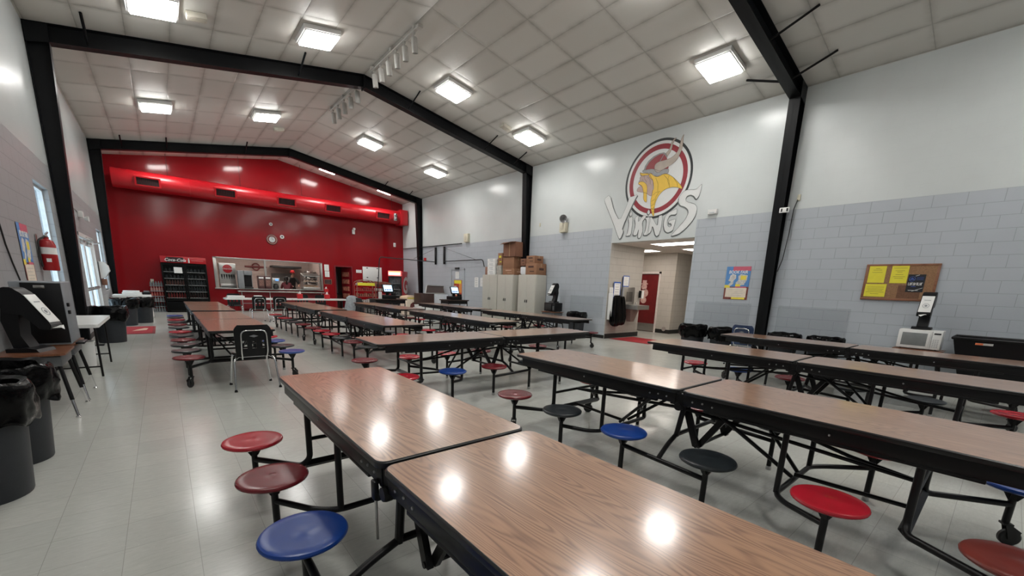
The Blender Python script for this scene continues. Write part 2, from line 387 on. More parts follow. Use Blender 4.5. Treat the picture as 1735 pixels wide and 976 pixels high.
b = MB(); b.box(-.02, .1, -.54, -.47, 0, 2.16); b.box(-.02, .1, .47, .54, 0, 2.16); b.box(-.02, .1, -.54, .54, 2.09, 2.16); b.build('door_frame', mat('pale door frame paint', (.68, .62, .58), .4), d)
b = MB(); b.box(.03, .045, -.44, .44, .02, .3); b.build('kick_plate', M_STEEL, d)
b = MB(); b.tube([(.02, .38, 1.0), (-.03, .38, 1.0), (-.03, .27, 1.0)], .012); b.build('door_handle', M_STEEL, d)
deco = mat('pale paper cutout', (.62, .40, .36), .8, var=.2)
b = MB()
for zc_, r_, yo in ((1.62, .11, .12), (1.4, .15, .08), (1.14, .12, .1)): b.lathe([(.001, .035), (r_, .035), (r_, .028), (.001, .028)], (0, yo, zc_), 16, 'x')
b.box(.028, .036, -.02, .26, 1.71, 1.75); b.box(.028, .036, .04, .2, 1.75, 1.86)
b.build('door_decoration', deco, d)
dd = tag(MB().lathe([(.001, 0), (.075, 0), (.08, .008), (.075, .016), (.001, .016)], (13.715, 7.92, .16), 24, 'x').build('wall_disc', mat('grey disc', (.35, .30, .28), .5)), 'round grey disc on the black hall baseboard beside the red door', 'disc')
for i, (x0, x1, y0, y1, lab) in enumerate(((10.88, 11.52, 5.68, 6.98, 'long fluorescent ceiling panel in the hall, nearest the opening'), (12.6, 13.2, 5.8, 6.95, 'fluorescent ceiling panel further into the hall on the right'), (12.35, 12.95, 7.9, 8.9, 'fluorescent ceiling panel deep in the hall by the red door'))):
    t = thing('ceiling_light', lab, 'ceiling light', ((x0+x1)/2, (y0+y1)/2, 2.79), group=None)
    hx, hy = (x1-x0)/2, (y1-y0)/2
    b = MB(); b.box(-hx-.03, hx+.03, -hy-.03, -hy, -.015, 0); b.box(-hx-.03, hx+.03, hy, hy+.03, -.015, 0); b.box(-hx-.03, -hx, -hy, hy, -.015, 0); b.box(hx, hx+.03, -hy, hy, -.015, 0); b.build('frame', M_PLWHITE, t)
    MB().box(-hx, hx, -hy, hy, -.01, -.002).build('diffuser', emit('hall light lens', (1, .90, .82), 9), t)
# ---- kitchen behind the hatch
M_KIT = block('pale kitchen wall', (.50, .40, .36), axis='xz', rough=.5)
b = MB(); ky = YR+3.4
b.box(-1, 9, ky, ky+.1, 0, 2.8); struct(b.build('wall_kitchen_back', M_KIT, smooth=False))
b = MB(); b.box(-1, -.9, YR+.2, ky, 0, 2.8); b.box(6.25, 6.35, YR+.2, ky, 0, 2.8); b.box(9, 9.1, YR+.2, ky, 0, 2.8); struct(b.build('wall_kitchen_side', M_KIT, smooth=False))
b = MB(); b.box(-1, 9, YR+.2, ky+.1, 2.8, 2.9); struct(b.build('trim_3', M_HCEIL, smooth=False))
t = thing('ceiling_light', 'long fluorescent light on the kitchen ceiling seen through the hatch', 'ceiling light', (2.6, YR+1.3, 2.8))
MB().box(-.8, .8, -.2, .2, -.05, 0, bev=.005).build('housing', M_PLWHITE, t); MB().box(-.76, .76, -.17, .17, -.07, -.05).build('diffuser', emit('kitchen lens', (1, .9, .82), 17), t)
t = thing('ceiling_light', 'second kitchen ceiling light above the cooks', 'ceiling light', (4.9, YR+1.8, 2.8))
MB().box(-.6, .6, -.2, .2, -.05, 0, bev=.005).build('housing', M_PLWHITE, t); MB().box(-.56, .56, -.17, .17, -.07, -.05).build('diffuser', MATS['kitchen lens'], t)
# ---- windows and exit door in the left wall
def window(n, y0, y1, z0, z1):
    t = thing('window_%d' % n, None, None, (XL-.1, (y0+y1)/2, z0)); t['kind'] = 'structure'
    h = z1-z0; hw = (y1-y0)/2; f = .04
    b = MB(); b.box(-.03, .03, -hw, -hw+f, 0, h); b.box(-.03, .03, hw-f, hw, 0, h); b.box(-.03, .03, -hw+f, hw-f, 0, f); b.box(-.03, .03, -hw+f, hw-f, h-f, h)
    b.build('window_frame', mat('white window frame', (.75, .77, .78), .4), t)
    MB().box(-.004, .004, -hw+f, hw-f, f, h-f).build('pane', M_PANE, t, False)
    MB().box(-.1, .105, -hw, hw, -.02, .0, bev=.004).build('sill', MATS['white window frame'], t)
window(1, 9.76, 10.9, .9, 2.76); window(2, 17.6, 19.0, .9, 2.68)
t = thing('door_2', 'pair of white glazed exit doors in the left wall', 'door', (XL-.1, 14.96, 0)); t['kind'] = 'structure'
b = MB(); hw = 1.34
for y in (-hw, hw-.05): b.box(-.05, .11, y, y+.05, 0, 2.3)
b.box(-.05, .11, -hw, hw, 2.22, 2.3); b.build('door_frame', M_PLWHITE, t)
for sgn in (-1, 1):
    ya, yb = (-hw+.05, -.01) if sgn < 0 else (.01, hw-.05)
    b = MB()
    for p in ((ya, ya+.12, .02, 2.2), (yb-.12, yb, .02, 2.2), (ya+.12, yb-.12, .02, .35), (ya+.12, yb-.12, 2.06, 2.2)): b.box(.0, .05, *p, bev=.004)
    lf = b.build('door_leaf', mat('pale painted door', (.66, .68, .69), .4), t)
    MB().box(.02, .028, ya+.12, yb-.12, .35, 2.06).build('pane', M_PANE, lf, False)
    b = MB(); b.box(.06, .10, ya+.1, yb-.1, .98, 1.06, bev=.01); b.tube([(.05, ya+.14, 1.02), (.12, ya+.14, 1.02), (.12, yb-.14, 1.02), (.05, yb-.14, 1.02)], .012)
    b.build('push_bar', M_STEEL, lf)
    b = MB(); b.box(.06, .12, (ya+yb)/2-.12, (ya+yb)/2+.12, 2.1, 2.17, bev=.006); b.tube([(.12, (ya+yb)/2, 2.14), (.3, (ya+yb)/2-.1*sgn, 2.15), (.13, (ya+yb)/2-.35*sgn, 2.24)], .01); b.build('door_closer', M_STEEL, lf)
# ================================================================ STEEL FRAMES
def frame(y, label, bx_):
    t = thing('steel_frame', label, 'steel frame', (XM, y, 0), group=None); t['kind'] = 'structure'
    hw = .1
    def ibeam(b, outer, inner):
        # web plus two flanges between two polylines (x,z)
        n = len(outer)
        for i in range(n-1):
            o0, o1, i0, i1 = outer[i], outer[i+1], inner[i], inner[i+1]
            b.prism([(o0[0]-XM, -.006, o0[1]), (o1[0]-XM, -.006, o1[1]), (i1[0]-XM, -.006, i1[1]), (i0[0]-XM, -.006, i0[1])], (0, .012, 0))
            for p0, p1, q0, q1 in ((o0, o1, i0, i1), (i0, i1, o0, o1)):
                # flange: move 12 mm towards the other line
                def mv(p, q):
                    v = Vector((q[0]-p[0], q[1]-p[1])); v = v.normalized()*.012 if v.length else v; return (p[0]+v.x, p[1]+v.y)
                a, c = mv(p0, q0), mv(p1, q1)
                b.prism([(p0[0]-XM, -hw, p0[1]), (p1[0]-XM, -hw, p1[1]), (c[0]-XM, -hw, c[1]), (a[0]-XM, -hw, a[1])], (0, 2*hw, 0))
    g = .005
    for sgn, x0 in ((1, XL+g), (-1, XR-g)):
        b = MB(); ibeam(b, [(x0, 0), (x0, zc(x0)-g)], [(x0+sgn*.11, 0), (x0+sgn*.29, 5.24)])
        b.box(x0-XM-(.0 if sgn > 0 else .3), x0-XM+(.3 if sgn > 0 else 0), -hw, hw, 0, .015)
        b.build('column', M_BEAM, t)
        b = MB(); ibeam(b, [(x0, zc(x0)-g), (XM, ZR-g)], [(x0+sgn*.29, 5.24), (XM, 6.18)])
        b.prism([(x0-XM, -hw, zc(x0)-g), (x0+sgn*.3-XM, -hw, zc(x0+sgn*.3)-g), (x0+sgn*.29-XM, -hw, 5.24), (x0-XM, -hw, 5.16)], (0, .012, 0))
        b.prism([(x0-XM, hw-.012, zc(x0)-g), (x0+sgn*.3-XM, hw-.012, zc(x0+sgn*.3)-g), (x0+sgn*.29-XM, hw-.012, 5.24), (x0-XM, hw-.012, 5.16)], (0, .012, 0))
        b.build('rafter', M_BEAM, t)
    b = MB(); b.box(-.012, .012, -hw, hw, 6.15, ZR-g); b.build('ridge_plate', M_BEAM, t)
    for x, sides in bx_:
        # slope between underside and ceiling
        k = (6.18-5.24)/(XM-(XL+.29)); zu = 6.18-k*abs(x-XM)
        for s2 in sides:
            b = MB(); b.tube([(x-XM, s2*.09, zu+.05), (x-XM, s2*.74, zc(x)-.012)], .021, 4); b.build('flange_brace', M_BEAM, t)
    return t
frame(3.5, 'nearest black steel frame, its post by the right wall between poster and cork board', ((-.55, (-1,)), (2.92, (-1,)), (5.7, (-1,)), (8.2, (-1,)), (9.38, (-1, 1))))
frame(11.5, 'middle black steel frame crossing the room at the tall storage cabinets', ((-.55, (-1,)), (2.92, (-1,)), (5.63, (-1,)), (8.16, (-1,)), (9.33, (-1,))))
frame(19.5, 'farthest black steel frame just in front of the red wall', ((-.52, (-1,)), (.62, (-1,)), (2.92, (-1,)), (8.2, (-1,)), (9.38, (-1,))))
# ================================================================ CEILING LIGHTS
rows = {.36: 'left wall side', 2.93: 'left of the ridge', 6.09: 'right of the ridge', 8.65: 'right wall side'}
ys = {-1.0: 'added unseen behind the viewpoint', 4.45: 'nearest row', 9.88: 'second row', 15.33: 'third row', 20.0: 'last row by the red wall'}  # row behind the viewpoint is added, unseen, to light the foreground
lp = None
for y, yl in ys.items():
    for x, xl in rows.items():
        if lp is None:
            lp = thing('ceiling_light', '', 'ceiling light')
            MB().box(-.35, .35, -.35, .35, -.085, -.003, bev=.01).build('housing', M_PLWHITE, lp)
            b = MB()
            b.box(-.305, .305, -.305, .305, -.135, -.086, bev=.012)
            b.build('lens', M_LENS, lp)
            b = MB()
            for s1 in (-1, 1): b.box(s1*.315-.006, s1*.315+.006, -.32, .32, -.10, -.086); b.box(-.32, .32, s1*.315-.006, s1*.315+.006, -.10, -.086)
            b.build('trim_ring', M_PLWHITE, lp); o = lp
        else: o = copy_tree(lp)
        o.location = (x, y, zc(x)); s = 1 if x < XM else -1; o.rotation_euler = (0, -s*math.atan(K), 0)
        o['label'] = 'square ceiling light panel, %s, %s' % (yl, xl); o['group'] = 'ceiling light panels'
for x, y, l in ((.96, 10.05, 'small beige box on the ceiling beside the upper left light'), (3.54, 16.72, 'small beige box on the ceiling near the ridge over the serving side'), (7.95, 10.1, 'small beige box on the ceiling beside the right light panel')):
    s = 1 if x < XM else -1
    t = thing('ceiling_box', l, 'ceiling box', (x, y, zc(x)), group=None); t.rotation_euler = (0, -s*math.atan(K), 0)
    MB().box(-.15, .15, -.09, .09, -.09, -.002, bev=.012).build('cover', mat('beige box plastic', (.58, .55, .47), .5), t)
    b = MB()
    for k in range(5): b.box(-.11, .11, -.06+k*.03-.004, -.06+k*.03+.004, -.094, -.089)
    b.build('grille', MATS['beige box plastic'], t)
# track lights along the ridge
def track(y0, y1, heads, label, tilt):
    t = thing('track_light', label, 'track light', (XM, y0, ZR-.1)); L = y1-y0
    M_TRK = mat('greyish white track paint', (.50, .49, .46), .45)
    b = MB(); b.box(-.035, .035, 0, L, -.03, 0, bev=.004)
    for yy in (.1, L/2, L-.1): b.box(-.05, .05, yy-.04, yy+.04, 0, .07)
    b.box(-.05, .05, -.12, 0, -.05, .01, bev=.006); b.build('rail', M_TRK, t)
    for yh in heads:
        h = MB().box(-.02, .02, -.03, .03, -.07, -.03, bev=.004).tube([(0, 0, -.07), (.0, 0, -.13)], .01)
        hd = h.build('adapter', M_TRK, t, loc=(0, yh-y0, 0))
        b = MB(); b.lathe([(.045, 0), (.062, -.02), (.062, -.27), (.055, -.27), (.052, -.24), (.001, -.2)], (0, 0, 0), 20)
        c = b.build('lamp_can', M_TRK, hd, loc=(.01, 0, -.10)); c.rotation_euler = (math.radians(tilt), math.radians(-8), 0)
track(8.55, 10.95, [8.72, 9.15, 9.55, 9.98, 10.4, 10.78], 'nearer track light with six white cylinder heads along the ridge', 8)
track(11.75, 14.1, [11.95, 12.45, 12.95, 13.45, 13.92], 'farther track light with five cylinder heads beyond the middle frame', 12)
# ================================================================ RED AIR DUCT
t = thing('air_duct', 'long round red air duct hung across the red wall', 'duct', (0, 21.15, 4.72))
DXL, DXR = -.97, 10.14
b = MB(); b.tube([(DXL, 0, 0), (DXR-.35, 0, 0)], .33, 40)
for x in (1.2, 3.5, 5.5, 7.6): b.lathe([(.33, x-.012), (.337, x-.01), (.337, x+.01), (.33, x+.012)], (0, 0, 0), 40, 'x')
b.build('duct_pipe', M_REDDUCT, t)
b = MB(); b.box(DXR-.42, DXR-.02, -.34, .34, -.36, .36, bev=.01); b.build('end_box', M_REDDUCT, t)
for i, x in enumerate((.0, 2.33, 4.5, 6.42, 8.8)):
    a = math.radians(12)
    rm = Matrix.Rotation(a, 4, 'X')
    b = MB()
    for q in ((-.36, -.31, -.40, -.28, -.14, .18), (.31, .36, -.40, -.28, -.14, .18), (-.31, .31, -.40, -.28, .14, .18), (-.31, .31, -.40, -.28, -.14, -.10)): b.box(*q)
    v = b.build('vent', M_REDDUCT, t, loc=(x, 0, 0)); v.rotation_euler = (a, 0, 0)
    b = MB(); b.box(-.31, .31, -.345, -.34, -.10, .14); bb = b
    o = bb.build('vent_opening', M_DARK, v)
    b = MB()
    for k in range(12): b.box(-.29+k*.052, -.285+k*.052, -.375, -.346, -.10, .14)
    b.build('louvre', mat('dark red louvre', (.10, .006, .01), .5), v)
for x in (.6, 2.9, 5.2, 7.4, 9.4): MB().tube([(x, 0, .32), (x, 0, zc(x)-4.73)], .006, 6).build('hanger_rod', M_TUBE, t)
lt = thing('wall_lamp', 'small silver emergency lamp mounted on the right end of the red duct', 'lamp', (9.42, 20.76, 4.7))
b = MB(); b.box(-.07, .07, -.03, .06, -.2, .15, bev=.015); b.build('housing', M_PLGREY, lt)
for z in (.08, -.12): MB().lathe([(.001, -.09), (.05, -.09), (.06, -.08), (.045, -.02), (.02, 0)], (0, 0, z), 16, 'y').build('lamp_head', M_CHROME, lt)
# ================================================================ WALL MURAL (painted emblem and word on the right wall)
P = {'horn_far':[(6.376,4.88),(6.303,4.932),(6.263,5.007),(6.246,5.107),(6.205,5.164),(6.113,5.197),(6.154,5.149),(6.198,5.076),(6.21,4.975),(6.243,4.889),(6.322,4.794)],
'helmet':[(6.952,4.592),(6.921,4.675),(6.839,4.781),(6.703,4.864),(6.552,4.903),(6.424,4.898),(6.335,4.792),(6.314,4.724),(6.232,4.477),(6.607,4.51)],
'helmet_edge':[(6.979,4.59),(6.95,4.692),(6.861,4.803),(6.719,4.884),(6.554,4.924),(6.426,4.92),(6.358,4.876),(6.309,4.787),(6.332,4.77),(6.422,4.889),(6.551,4.894),(6.688,4.85),(6.824,4.767),(6.904,4.666),(6.927,4.588)],
'helmet_seam':[(6.418,4.897),(6.402,4.885),(6.499,4.728),(6.529,4.723)],
'brim':[(7.006,4.601),(6.884,4.591),(6.722,4.585),(6.611,4.543),(6.5,4.492),(6.35,4.515),(6.248,4.501),(6.229,4.455),(6.246,4.39),(6.361,4.403),(6.485,4.37),(6.59,4.376),(6.678,4.446),(6.764,4.493),(6.873,4.505),(7.002,4.545)],
'horn_near':[(6.618,4.497),(6.654,4.573),(6.655,4.649),(6.617,4.696),(6.529,4.723),(6.377,4.726),(6.229,4.74),(6.113,4.79),(6.04,4.878),(6.008,4.994),(5.985,5.131),(5.924,5.234),(5.935,5.12),(5.925,4.997),(5.938,4.878),(5.979,4.773),(6.059,4.655),(6.184,4.584),(6.303,4.542),(6.424,4.5),(6.521,4.452)],
'face':[(7.087,4.56),(7.013,4.525),(6.789,4.482),(6.738,4.39),(6.659,4.289),(6.639,4.175),(6.642,4.043),(6.651,3.899),(6.751,3.946),(6.812,3.999),(6.941,4.04),(7.13,4.089),(7.123,4.145),(7.072,4.195),(6.988,4.194),(7.109,4.269),(7.09,4.346),(7.056,4.374),(7.079,4.423),(7.032,4.449),(7.071,4.501)],
'hair':[(6.803,4.484),(6.735,4.473),(6.645,4.396),(6.535,4.356),(6.386,4.401),(6.258,4.386),(6.096,4.284),(5.93,4.131),(5.819,4.01),(5.816,3.957),(5.939,4.017),(6.09,4.046),(6.238,4.033),(6.359,3.981),(6.462,3.874),(6.514,3.759),(6.537,3.627),(6.524,3.367),(6.575,3.429),(6.641,3.594),(6.674,3.801),(6.647,3.932),(6.65,4.044),(6.617,4.061),(6.62,4.15),(6.659,4.289),(6.732,4.345),(6.794,4.41)],
'brow':[(7.071,4.546),(6.984,4.515),(6.817,4.491),(6.806,4.445),(6.909,4.458),(6.991,4.454),(7.071,4.501)],
'moustache':[(7.109,4.274),(7.086,4.315),(7.017,4.323),(6.931,4.298),(6.838,4.217),(6.812,4.134),(6.807,3.954),(6.783,3.758),(6.857,3.801),(6.902,3.875),(6.91,4.013),(6.955,4.155),(7.005,4.226)],
'V':[(8.219,4.031),(8.027,4.137),(7.844,3.684),(7.606,3.37),(7.415,3.747),(7.35,3.973),(7.238,3.976),(7.077,4.012),(7.19,3.845),(7.512,3.166),(7.443,3.077),(7.528,2.885),(7.589,2.898),(7.848,3.383),(8.178,3.931)],
'I':[(7.321,3.427),(7.178,3.458),(7.172,3.212),(7.188,2.956),(7.359,2.945),(7.3,3.038),(7.279,3.258)],
'Idot':[(7.297,3.515),(7.239,3.6),(7.197,3.523),(7.244,3.446)],
'K':[(7.117,3.407),(6.983,3.483),(7.001,3.27),(6.849,3.452),(6.74,3.423),(6.871,3.276),(6.813,3.057),(6.868,2.88),(6.931,2.857),(6.96,2.923),(6.951,3.121),(6.996,2.943),(7.131,2.952),(7.06,3.203)],
'I2':[(6.798,3.376),(6.621,3.394),(6.635,3.167),(6.638,2.928),(6.798,2.934),(6.729,3.068),(6.727,3.316)],
'I2dot':[(6.74,3.511),(6.697,3.593),(6.644,3.501),(6.695,3.439)],
'N':[(6.663,3.38),(6.568,3.371),(6.382,3.11),(6.386,3.387),(6.258,3.4),(6.289,2.93),(6.403,2.864),(6.534,3.175),(6.564,3.002),(6.662,2.938),(6.694,2.94),(6.656,3.062)],
'G':[(5.885,3.519),(5.879,3.369),(6.07,3.381),(6.128,3.226),(6.095,3.121),(6.032,3.078),(5.978,3.111),(6.005,3.172),(6.072,3.17),(6.071,3.238),(5.968,3.253),(5.885,3.27),(5.911,3.105),(5.934,2.989),(6.072,2.94),(6.169,3.007),(6.219,3.166),(6.201,3.335),(6.117,3.444),(5.988,3.48)],
'S':[(5.309,4.008),(5.32,3.862),(5.346,3.741),(5.409,3.663),(5.477,3.751),(5.571,3.795),(5.657,3.775),(5.688,3.707),(5.649,3.645),(5.528,3.606),(5.425,3.562),(5.356,3.475),(5.366,3.317),(5.45,3.164),(5.608,2.998),(5.76,2.893),(5.936,2.857),(5.967,2.873),(5.816,3.031),(5.637,3.214),(5.567,3.37),(5.587,3.453),(5.678,3.528),(5.813,3.576),(5.871,3.665),(5.867,3.778),(5.781,3.888),(5.66,3.927),(5.444,3.896),(5.366,3.955)]}
def smooth_poly(pts, it=1):
    for _ in range(it):
        q = []
        for a, c in zip(pts, pts[1:]+pts[:1]): q += [(a[0]*.8+c[0]*.2, a[1]*.8+c[1]*.2), (a[0]*.2+c[0]*.8, a[1]*.2+c[1]*.8)]
        pts = q
    return pts
mur = thing('wall_mural', 'painted round emblem of a horned bearded head above the word VIKINGS', 'mural', (XR, 6.55, 4.0))
def paint(name, polys, m, layer, it=1, lw=0):
    b = MB(); d0 = -.0012*layer
    for p in polys:
        p = smooth_poly(p, it) if it else p
        vs = [b.bm.verts.new((d0-.001, y-6.55, z-4.0)) for y, z in p]; d0 -= .000015
        f = b.bm.faces.new(vs); f.normal_update(); bmesh.ops.triangulate(b.bm, faces=[f])
    return b.build(name, m, mur, False)
def ring(r0, r1, n=72, c=(6.553, 4.302)):
    return [[(c[0]+r*math.cos(a), c[1]+r*math.sin(a)) for r, a in ((r0, 2*PI*k/n), (r1, 2*PI*k/n), (r1, 2*PI*(k+1)/n), (r0, 2*PI*(k+1)/n))] for k in range(n)]
mw_ = mat('white mural paint', (.76, .77, .76), .4, var=.02); mg = mat('grey mural paint', (.13, .145, .14), .4, var=.3, scale=6); mk = mat('black mural paint', (.02, .024, .026), .35)
paint('outer_ring', ring(.905, .965), mk, 1, 0); paint('white_ring', ring(.835, .905), mw_, 1, 0); paint('red_ring', ring(.715, .835), mat('crimson mural paint', (.30, .016, .03), .35), 1, 0)
c = (6.553, 4.302); paint('emblem_field', [[(c[0]+.715*math.cos(2*PI*k/72), c[1]+.715*math.sin(2*PI*k/72)) for k in range(72)]], mw_, 1, 0)
horn = mat('tan horn paint', (.50, .43, .37), .4, var=.15, scale=4)
paint('far_horn', [P['horn_far']], horn, 2); paint('helmet', [P['helmet']], mat('brick red mural paint', (.33, .05, .06), .4), 3)
paint('helmet_edge', [P['helmet_edge'], P['helmet_seam']], mat('mid grey mural paint', (.30, .30, .30), .4), 4, 0)
paint('face', [P['face']], mat('skin mural paint', (.52, .38, .34), .4), 3)
gold = mat('gold mural paint', (.86, .56, .06), .4, var=.04)
paint('hair', [P['hair']], gold, 4); paint('brow_and_moustache', [P['brow'], P['moustache']], gold, 4)
paint('brim', [P['brim']], mat('silver grey mural paint', (.36, .37, .38), .4), 5); paint('near_horn', [P['horn_near']], horn, 6)
def strokes(name, lines, m, layer, wd=.009):
    polys = []
    for L_ in lines:
        for a, c2 in zip(L_, L_[1:]):
            v = Vector((c2[0]-a[0], c2[1]-a[1])); 
            if v.length < 1e-5: continue
            n_ = Vector((-v.y, v.x)).normalized()*wd/2
            polys.append([(a[0]+n_.x, a[1]+n_.y), (a[0]-n_.x, a[1]-n_.y), (c2[0]-n_.x, c2[1]-n_.y), (c2[0]+n_.x, c2[1]+n_.y)])
    return paint(name, polys, m, layer, 0)
def closed(p): q = smooth_poly(p, 1); return q+[q[0]]
strokes('hair_lines', [[(6.214,4.336),(6.237,4.222),(6.154,4.059)],[(6.586,4.343),(6.5,4.176),(6.491,3.999)],[(6.357,4.37),(6.199,4.216),(6.166,4.061)],[(6.614,3.928),(6.542,3.984),(6.425,3.99)],[(6.649,3.776),(6.56,3.809),(6.462,3.973)],[(6.649,3.663),(6.559,3.697),(6.522,3.826)],[(6.096,4.284),(5.964,4.116),(5.94,4.023)],[(6.597,3.567),(6.546,3.628)],[(6.53,3.56),(6.64,3.60)],[(6.6,3.50),(6.53,3.53)]], mat('olive outline paint', (.30, .19, .02), .5), 5.5)
strokes('outlines', [closed(P[k]) for k in ('face', 'hair', 'moustache', 'brow', 'near' if 0 else 'horn_near', 'horn_far', 'brim')]+[[(6.948,4.447),(6.926,4.376),(6.847,4.285)],[(6.96,4.447),(6.9,4.44)],[(6.99,4.37),(6.95,4.33)],[(6.85,4.42),(6.76,4.33),(6.72,4.2)]], mat('umber outline paint', (.16, .09, .07), .5), 6.6, .007)
letters = [P[k] for k in ('V', 'I', 'Idot', 'K', 'I2', 'I2dot', 'N', 'G', 'S')]
lw_ = [smooth_poly(p, 1) for p in letters]
paint('letter_shadow', [[(y+dy, z-dz) for y, z in p] for p in lw_ for dy, dz in ((.0 , .026), (-.026 if p is lw_[0] else .02, .02))], mg, 6.9, 0)
paint('letters', lw_, mw_, 8, 0)
strokes('letter_outlines', [p+[p[0]] for p in lw_], mat('dark outline paint', (.10, .11, .11), .5), 9, .006)
# ================================================================ CAFETERIA TABLES
TZ = .74
def rr(x0, x1, y0, y1, r, n=5):
    pts = []
    for cx_, cy_, a0 in ((x1-r, y1-r, 0), (x0+r, y1-r, 90), (x0+r, y0+r, 180), (x1-r, y0+r, 270)):
        for k in range(n+1):
            a = math.radians(a0+90*k/n); pts.append((cx_+r*math.cos(a), cy_+r*math.sin(a)))
    return pts
def mesh_top():
    b = MB(); W = .38
    def loop(ins, z): return [(x, y, z) for x, y in rr(-W+ins, W-ins, .012+ins, 1.842-ins, .05-min(ins, .03))]
    ls = [loop(.004, TZ-.030), loop(0, TZ-.024), loop(0, TZ-.006), loop(.005, TZ-.001)]
    rings = [[b.bm.verts.new(v) for v in l] for l in ls]; n = len(rings[0])
    b.mi = 1; fs = [b.bm.faces.new(rings[0][::-1])]
    for a, c in zip(rings, rings[1:]):
        for k in range(n): fs.append(b.bm.faces.new((a[k], a[(k+1) % n], c[(k+1) % n], c[k])))
    b._fin(fs)
    b.mi = 0; top = [b.bm.verts.new((v.co.x, v.co.y, TZ)) for v in rings[-1]]
    # inset slightly so the black edge shows a lip
    cx_, cy_ = 0, .927
    for v in top: v.co.x *= .993; v.co.y = cy_+(v.co.y-cy_)*.997
    f = [b.bm.faces.new(top)]; b._fin(f); b.mi = 1
    fs = [b.bm.faces.new((rings[-1][k], rings[-1][(k+1) % n], top[(k+1) % n], top[k])) for k in range(n)]; b._fin(fs)
    return b
def mesh_apron():
    b = MB()
    for s in (-1, 1):
        x = s*.345
        b.box(x-.016, x+.016, .03, 1.74, TZ-.108, TZ-.031, bev=.004)
        b.box(x-.014, x+.014, .18, 1.5, TZ-.128, TZ-.108, bev=.004)
    for y in (.3, .95, 1.6): b.box(-.33, .33, y-.02, y+.02, TZ-.06, TZ-.031)
    b.mi = 1
    for s in (-1, 1):
        for y, z in ((.10, TZ-.07), (.17, TZ-.066), (.24, TZ-.074), (.9, TZ-.07)):
            b.lathe([(.001, .006), (.006, .005), (.0075, .0), (.007, -.002)] if 1 else 0, (s*.361, y, z), 8, 'x') if s > 0 else b.lathe([(.001, -.006), (.006, -.005), (.0075, .0), (.007, .002)], (s*.361, y, z), 8, 'x')
    return b
R_ = .017
def mesh_legs(sg=1):
    """leg frames of one half: end frame, inner frame, bent tubes out to the stools, braces"""
    b = MB(); ye, ym, f1, f2 = sg*1.60-.04, sg*.96-.04, sg*1.285, sg*.69
    for s in (-1, 1):
        b.tube([(s*.33, f1, TZ-.05), (s*.33, f1, .30), (s*.38, f1+sg*.01, .255), (s*.60, ye, .26)], .0185, 10, round_=.07)
        b.tube([(s*.33, f2, TZ-.05), (s*.33, f2, .22)], R_, 10)
        b.tube([(0, f2, .215), (s*.34, f2, .215), (s*.44, f2+(ym-f2)*.25, .22), (s*.60, ym, .25)], R_, 10, round_=.08)
        b.tube([(s*.30, sg*.25, TZ-.12), (s*.06, f2, .25)], .0135, 8)
        b.tube([(0, f1, .43), (s*.04, sg*.95, .46), (s*.29, sg*.03, TZ-.15)], .0125, 8)
    b.tube([(-.36, f1, .265), (.36, f1, .265)], .026, 4)
    b.tube([(-.33, f1, .43), (.33, f1, .43)], .0125, 8)
    b.tube([(0, f2, .25), (0, f1, .27)], .0135, 8)
    return b
def mesh_center():
    b = MB(); zc_ = .28; SY = -.04
    for s in (-1, 1):
        # tube joining the two stools either side of the hinge, with the diagonal running inward
        b.tube([(s*.60, .32+SY, zc_), (s*.60, -.32+SY, zc_-.03)], R_, 10)
        b.tube([(s*.60, SY+.02, zc_-.01), (s*.42, SY+.05, zc_+.06), (s*.30, SY+.06, zc_+.10)], R_, 10, round_=.08)
        b.tube([(s*.30, SY+.06, zc_+.09), (s*.30, -.02, TZ-.09)], R_*1.1, 8)
        # v shaped folding links
        b.prism([(s*.24-.014, -.01, TZ-.10), (s*.24-.014, .04, TZ-.10), (s*.24-.014, -.09, .31), (s*.24-.014, -.14, .31)], (.028, 0, 0))
        b.prism([(s*.21-.012, -.34, TZ-.10), (s*.21-.012, -.29, TZ-.10), (s*.21-.012, -.09, .31), (s*.21-.012, -.14, .31)], (.024, 0, 0))
    b.tube([(-.30, SY+.06, zc_+.10), (.30, SY+.06, zc_+.10)], R_, 8)
    b.tube([(-.26, -.115, .32), (.26, -.115, .32)], .014, 8)
    return b
def mesh_hinge():
    b = MB()
    for s in (-1,):
        b.lathe([(.001, -.022), (.028, -.022), (.032, -.01), (.032, .01), (.028, .022), (.001, .022)], (s*.352, 0, TZ-.125), 16, 'x')
        b.box(s*.345-.01, s*.345+.01, -.07, .07, TZ-.12, TZ-.032)
    return b
def mesh_seat():
    prof = [(.001, -.030), (.10, -.030), (.156, -.024), (.170, -.014), (.172, -.006), (.167, .002), (.157, .0055), (.12, .004), (.07, .003), (.03, .003), (.022, .0045), (.001, .0045)]
    return MB().lathe(prof, (0, 0, .395), 36)
def mesh_post():
    b = MB(); b.tube([(0, 0, .025), (0, 0, .345)], .018, 12)
    b.prism([(-.055, -.012, .366), (.055, -.012, .366), (.05, -.012, .345), (.02, -.012, .29), (-.02, -.012, .29), (-.05, -.012, .345)], (0, .024, 0))
    b.prism([(-.012, -.055, .366), (-.012, .055, .366), (-.012, .05, .345), (-.012, .02, .29), (-.012, -.02, .29), (-.012, -.05, .345)], (.024, 0, 0))
    return b
def mesh_glide(): return MB().lathe([(.001, 0), (.021, 0), (.022, .01), (.020, .03), (.017, .032)], (0, 0, 0), 12)
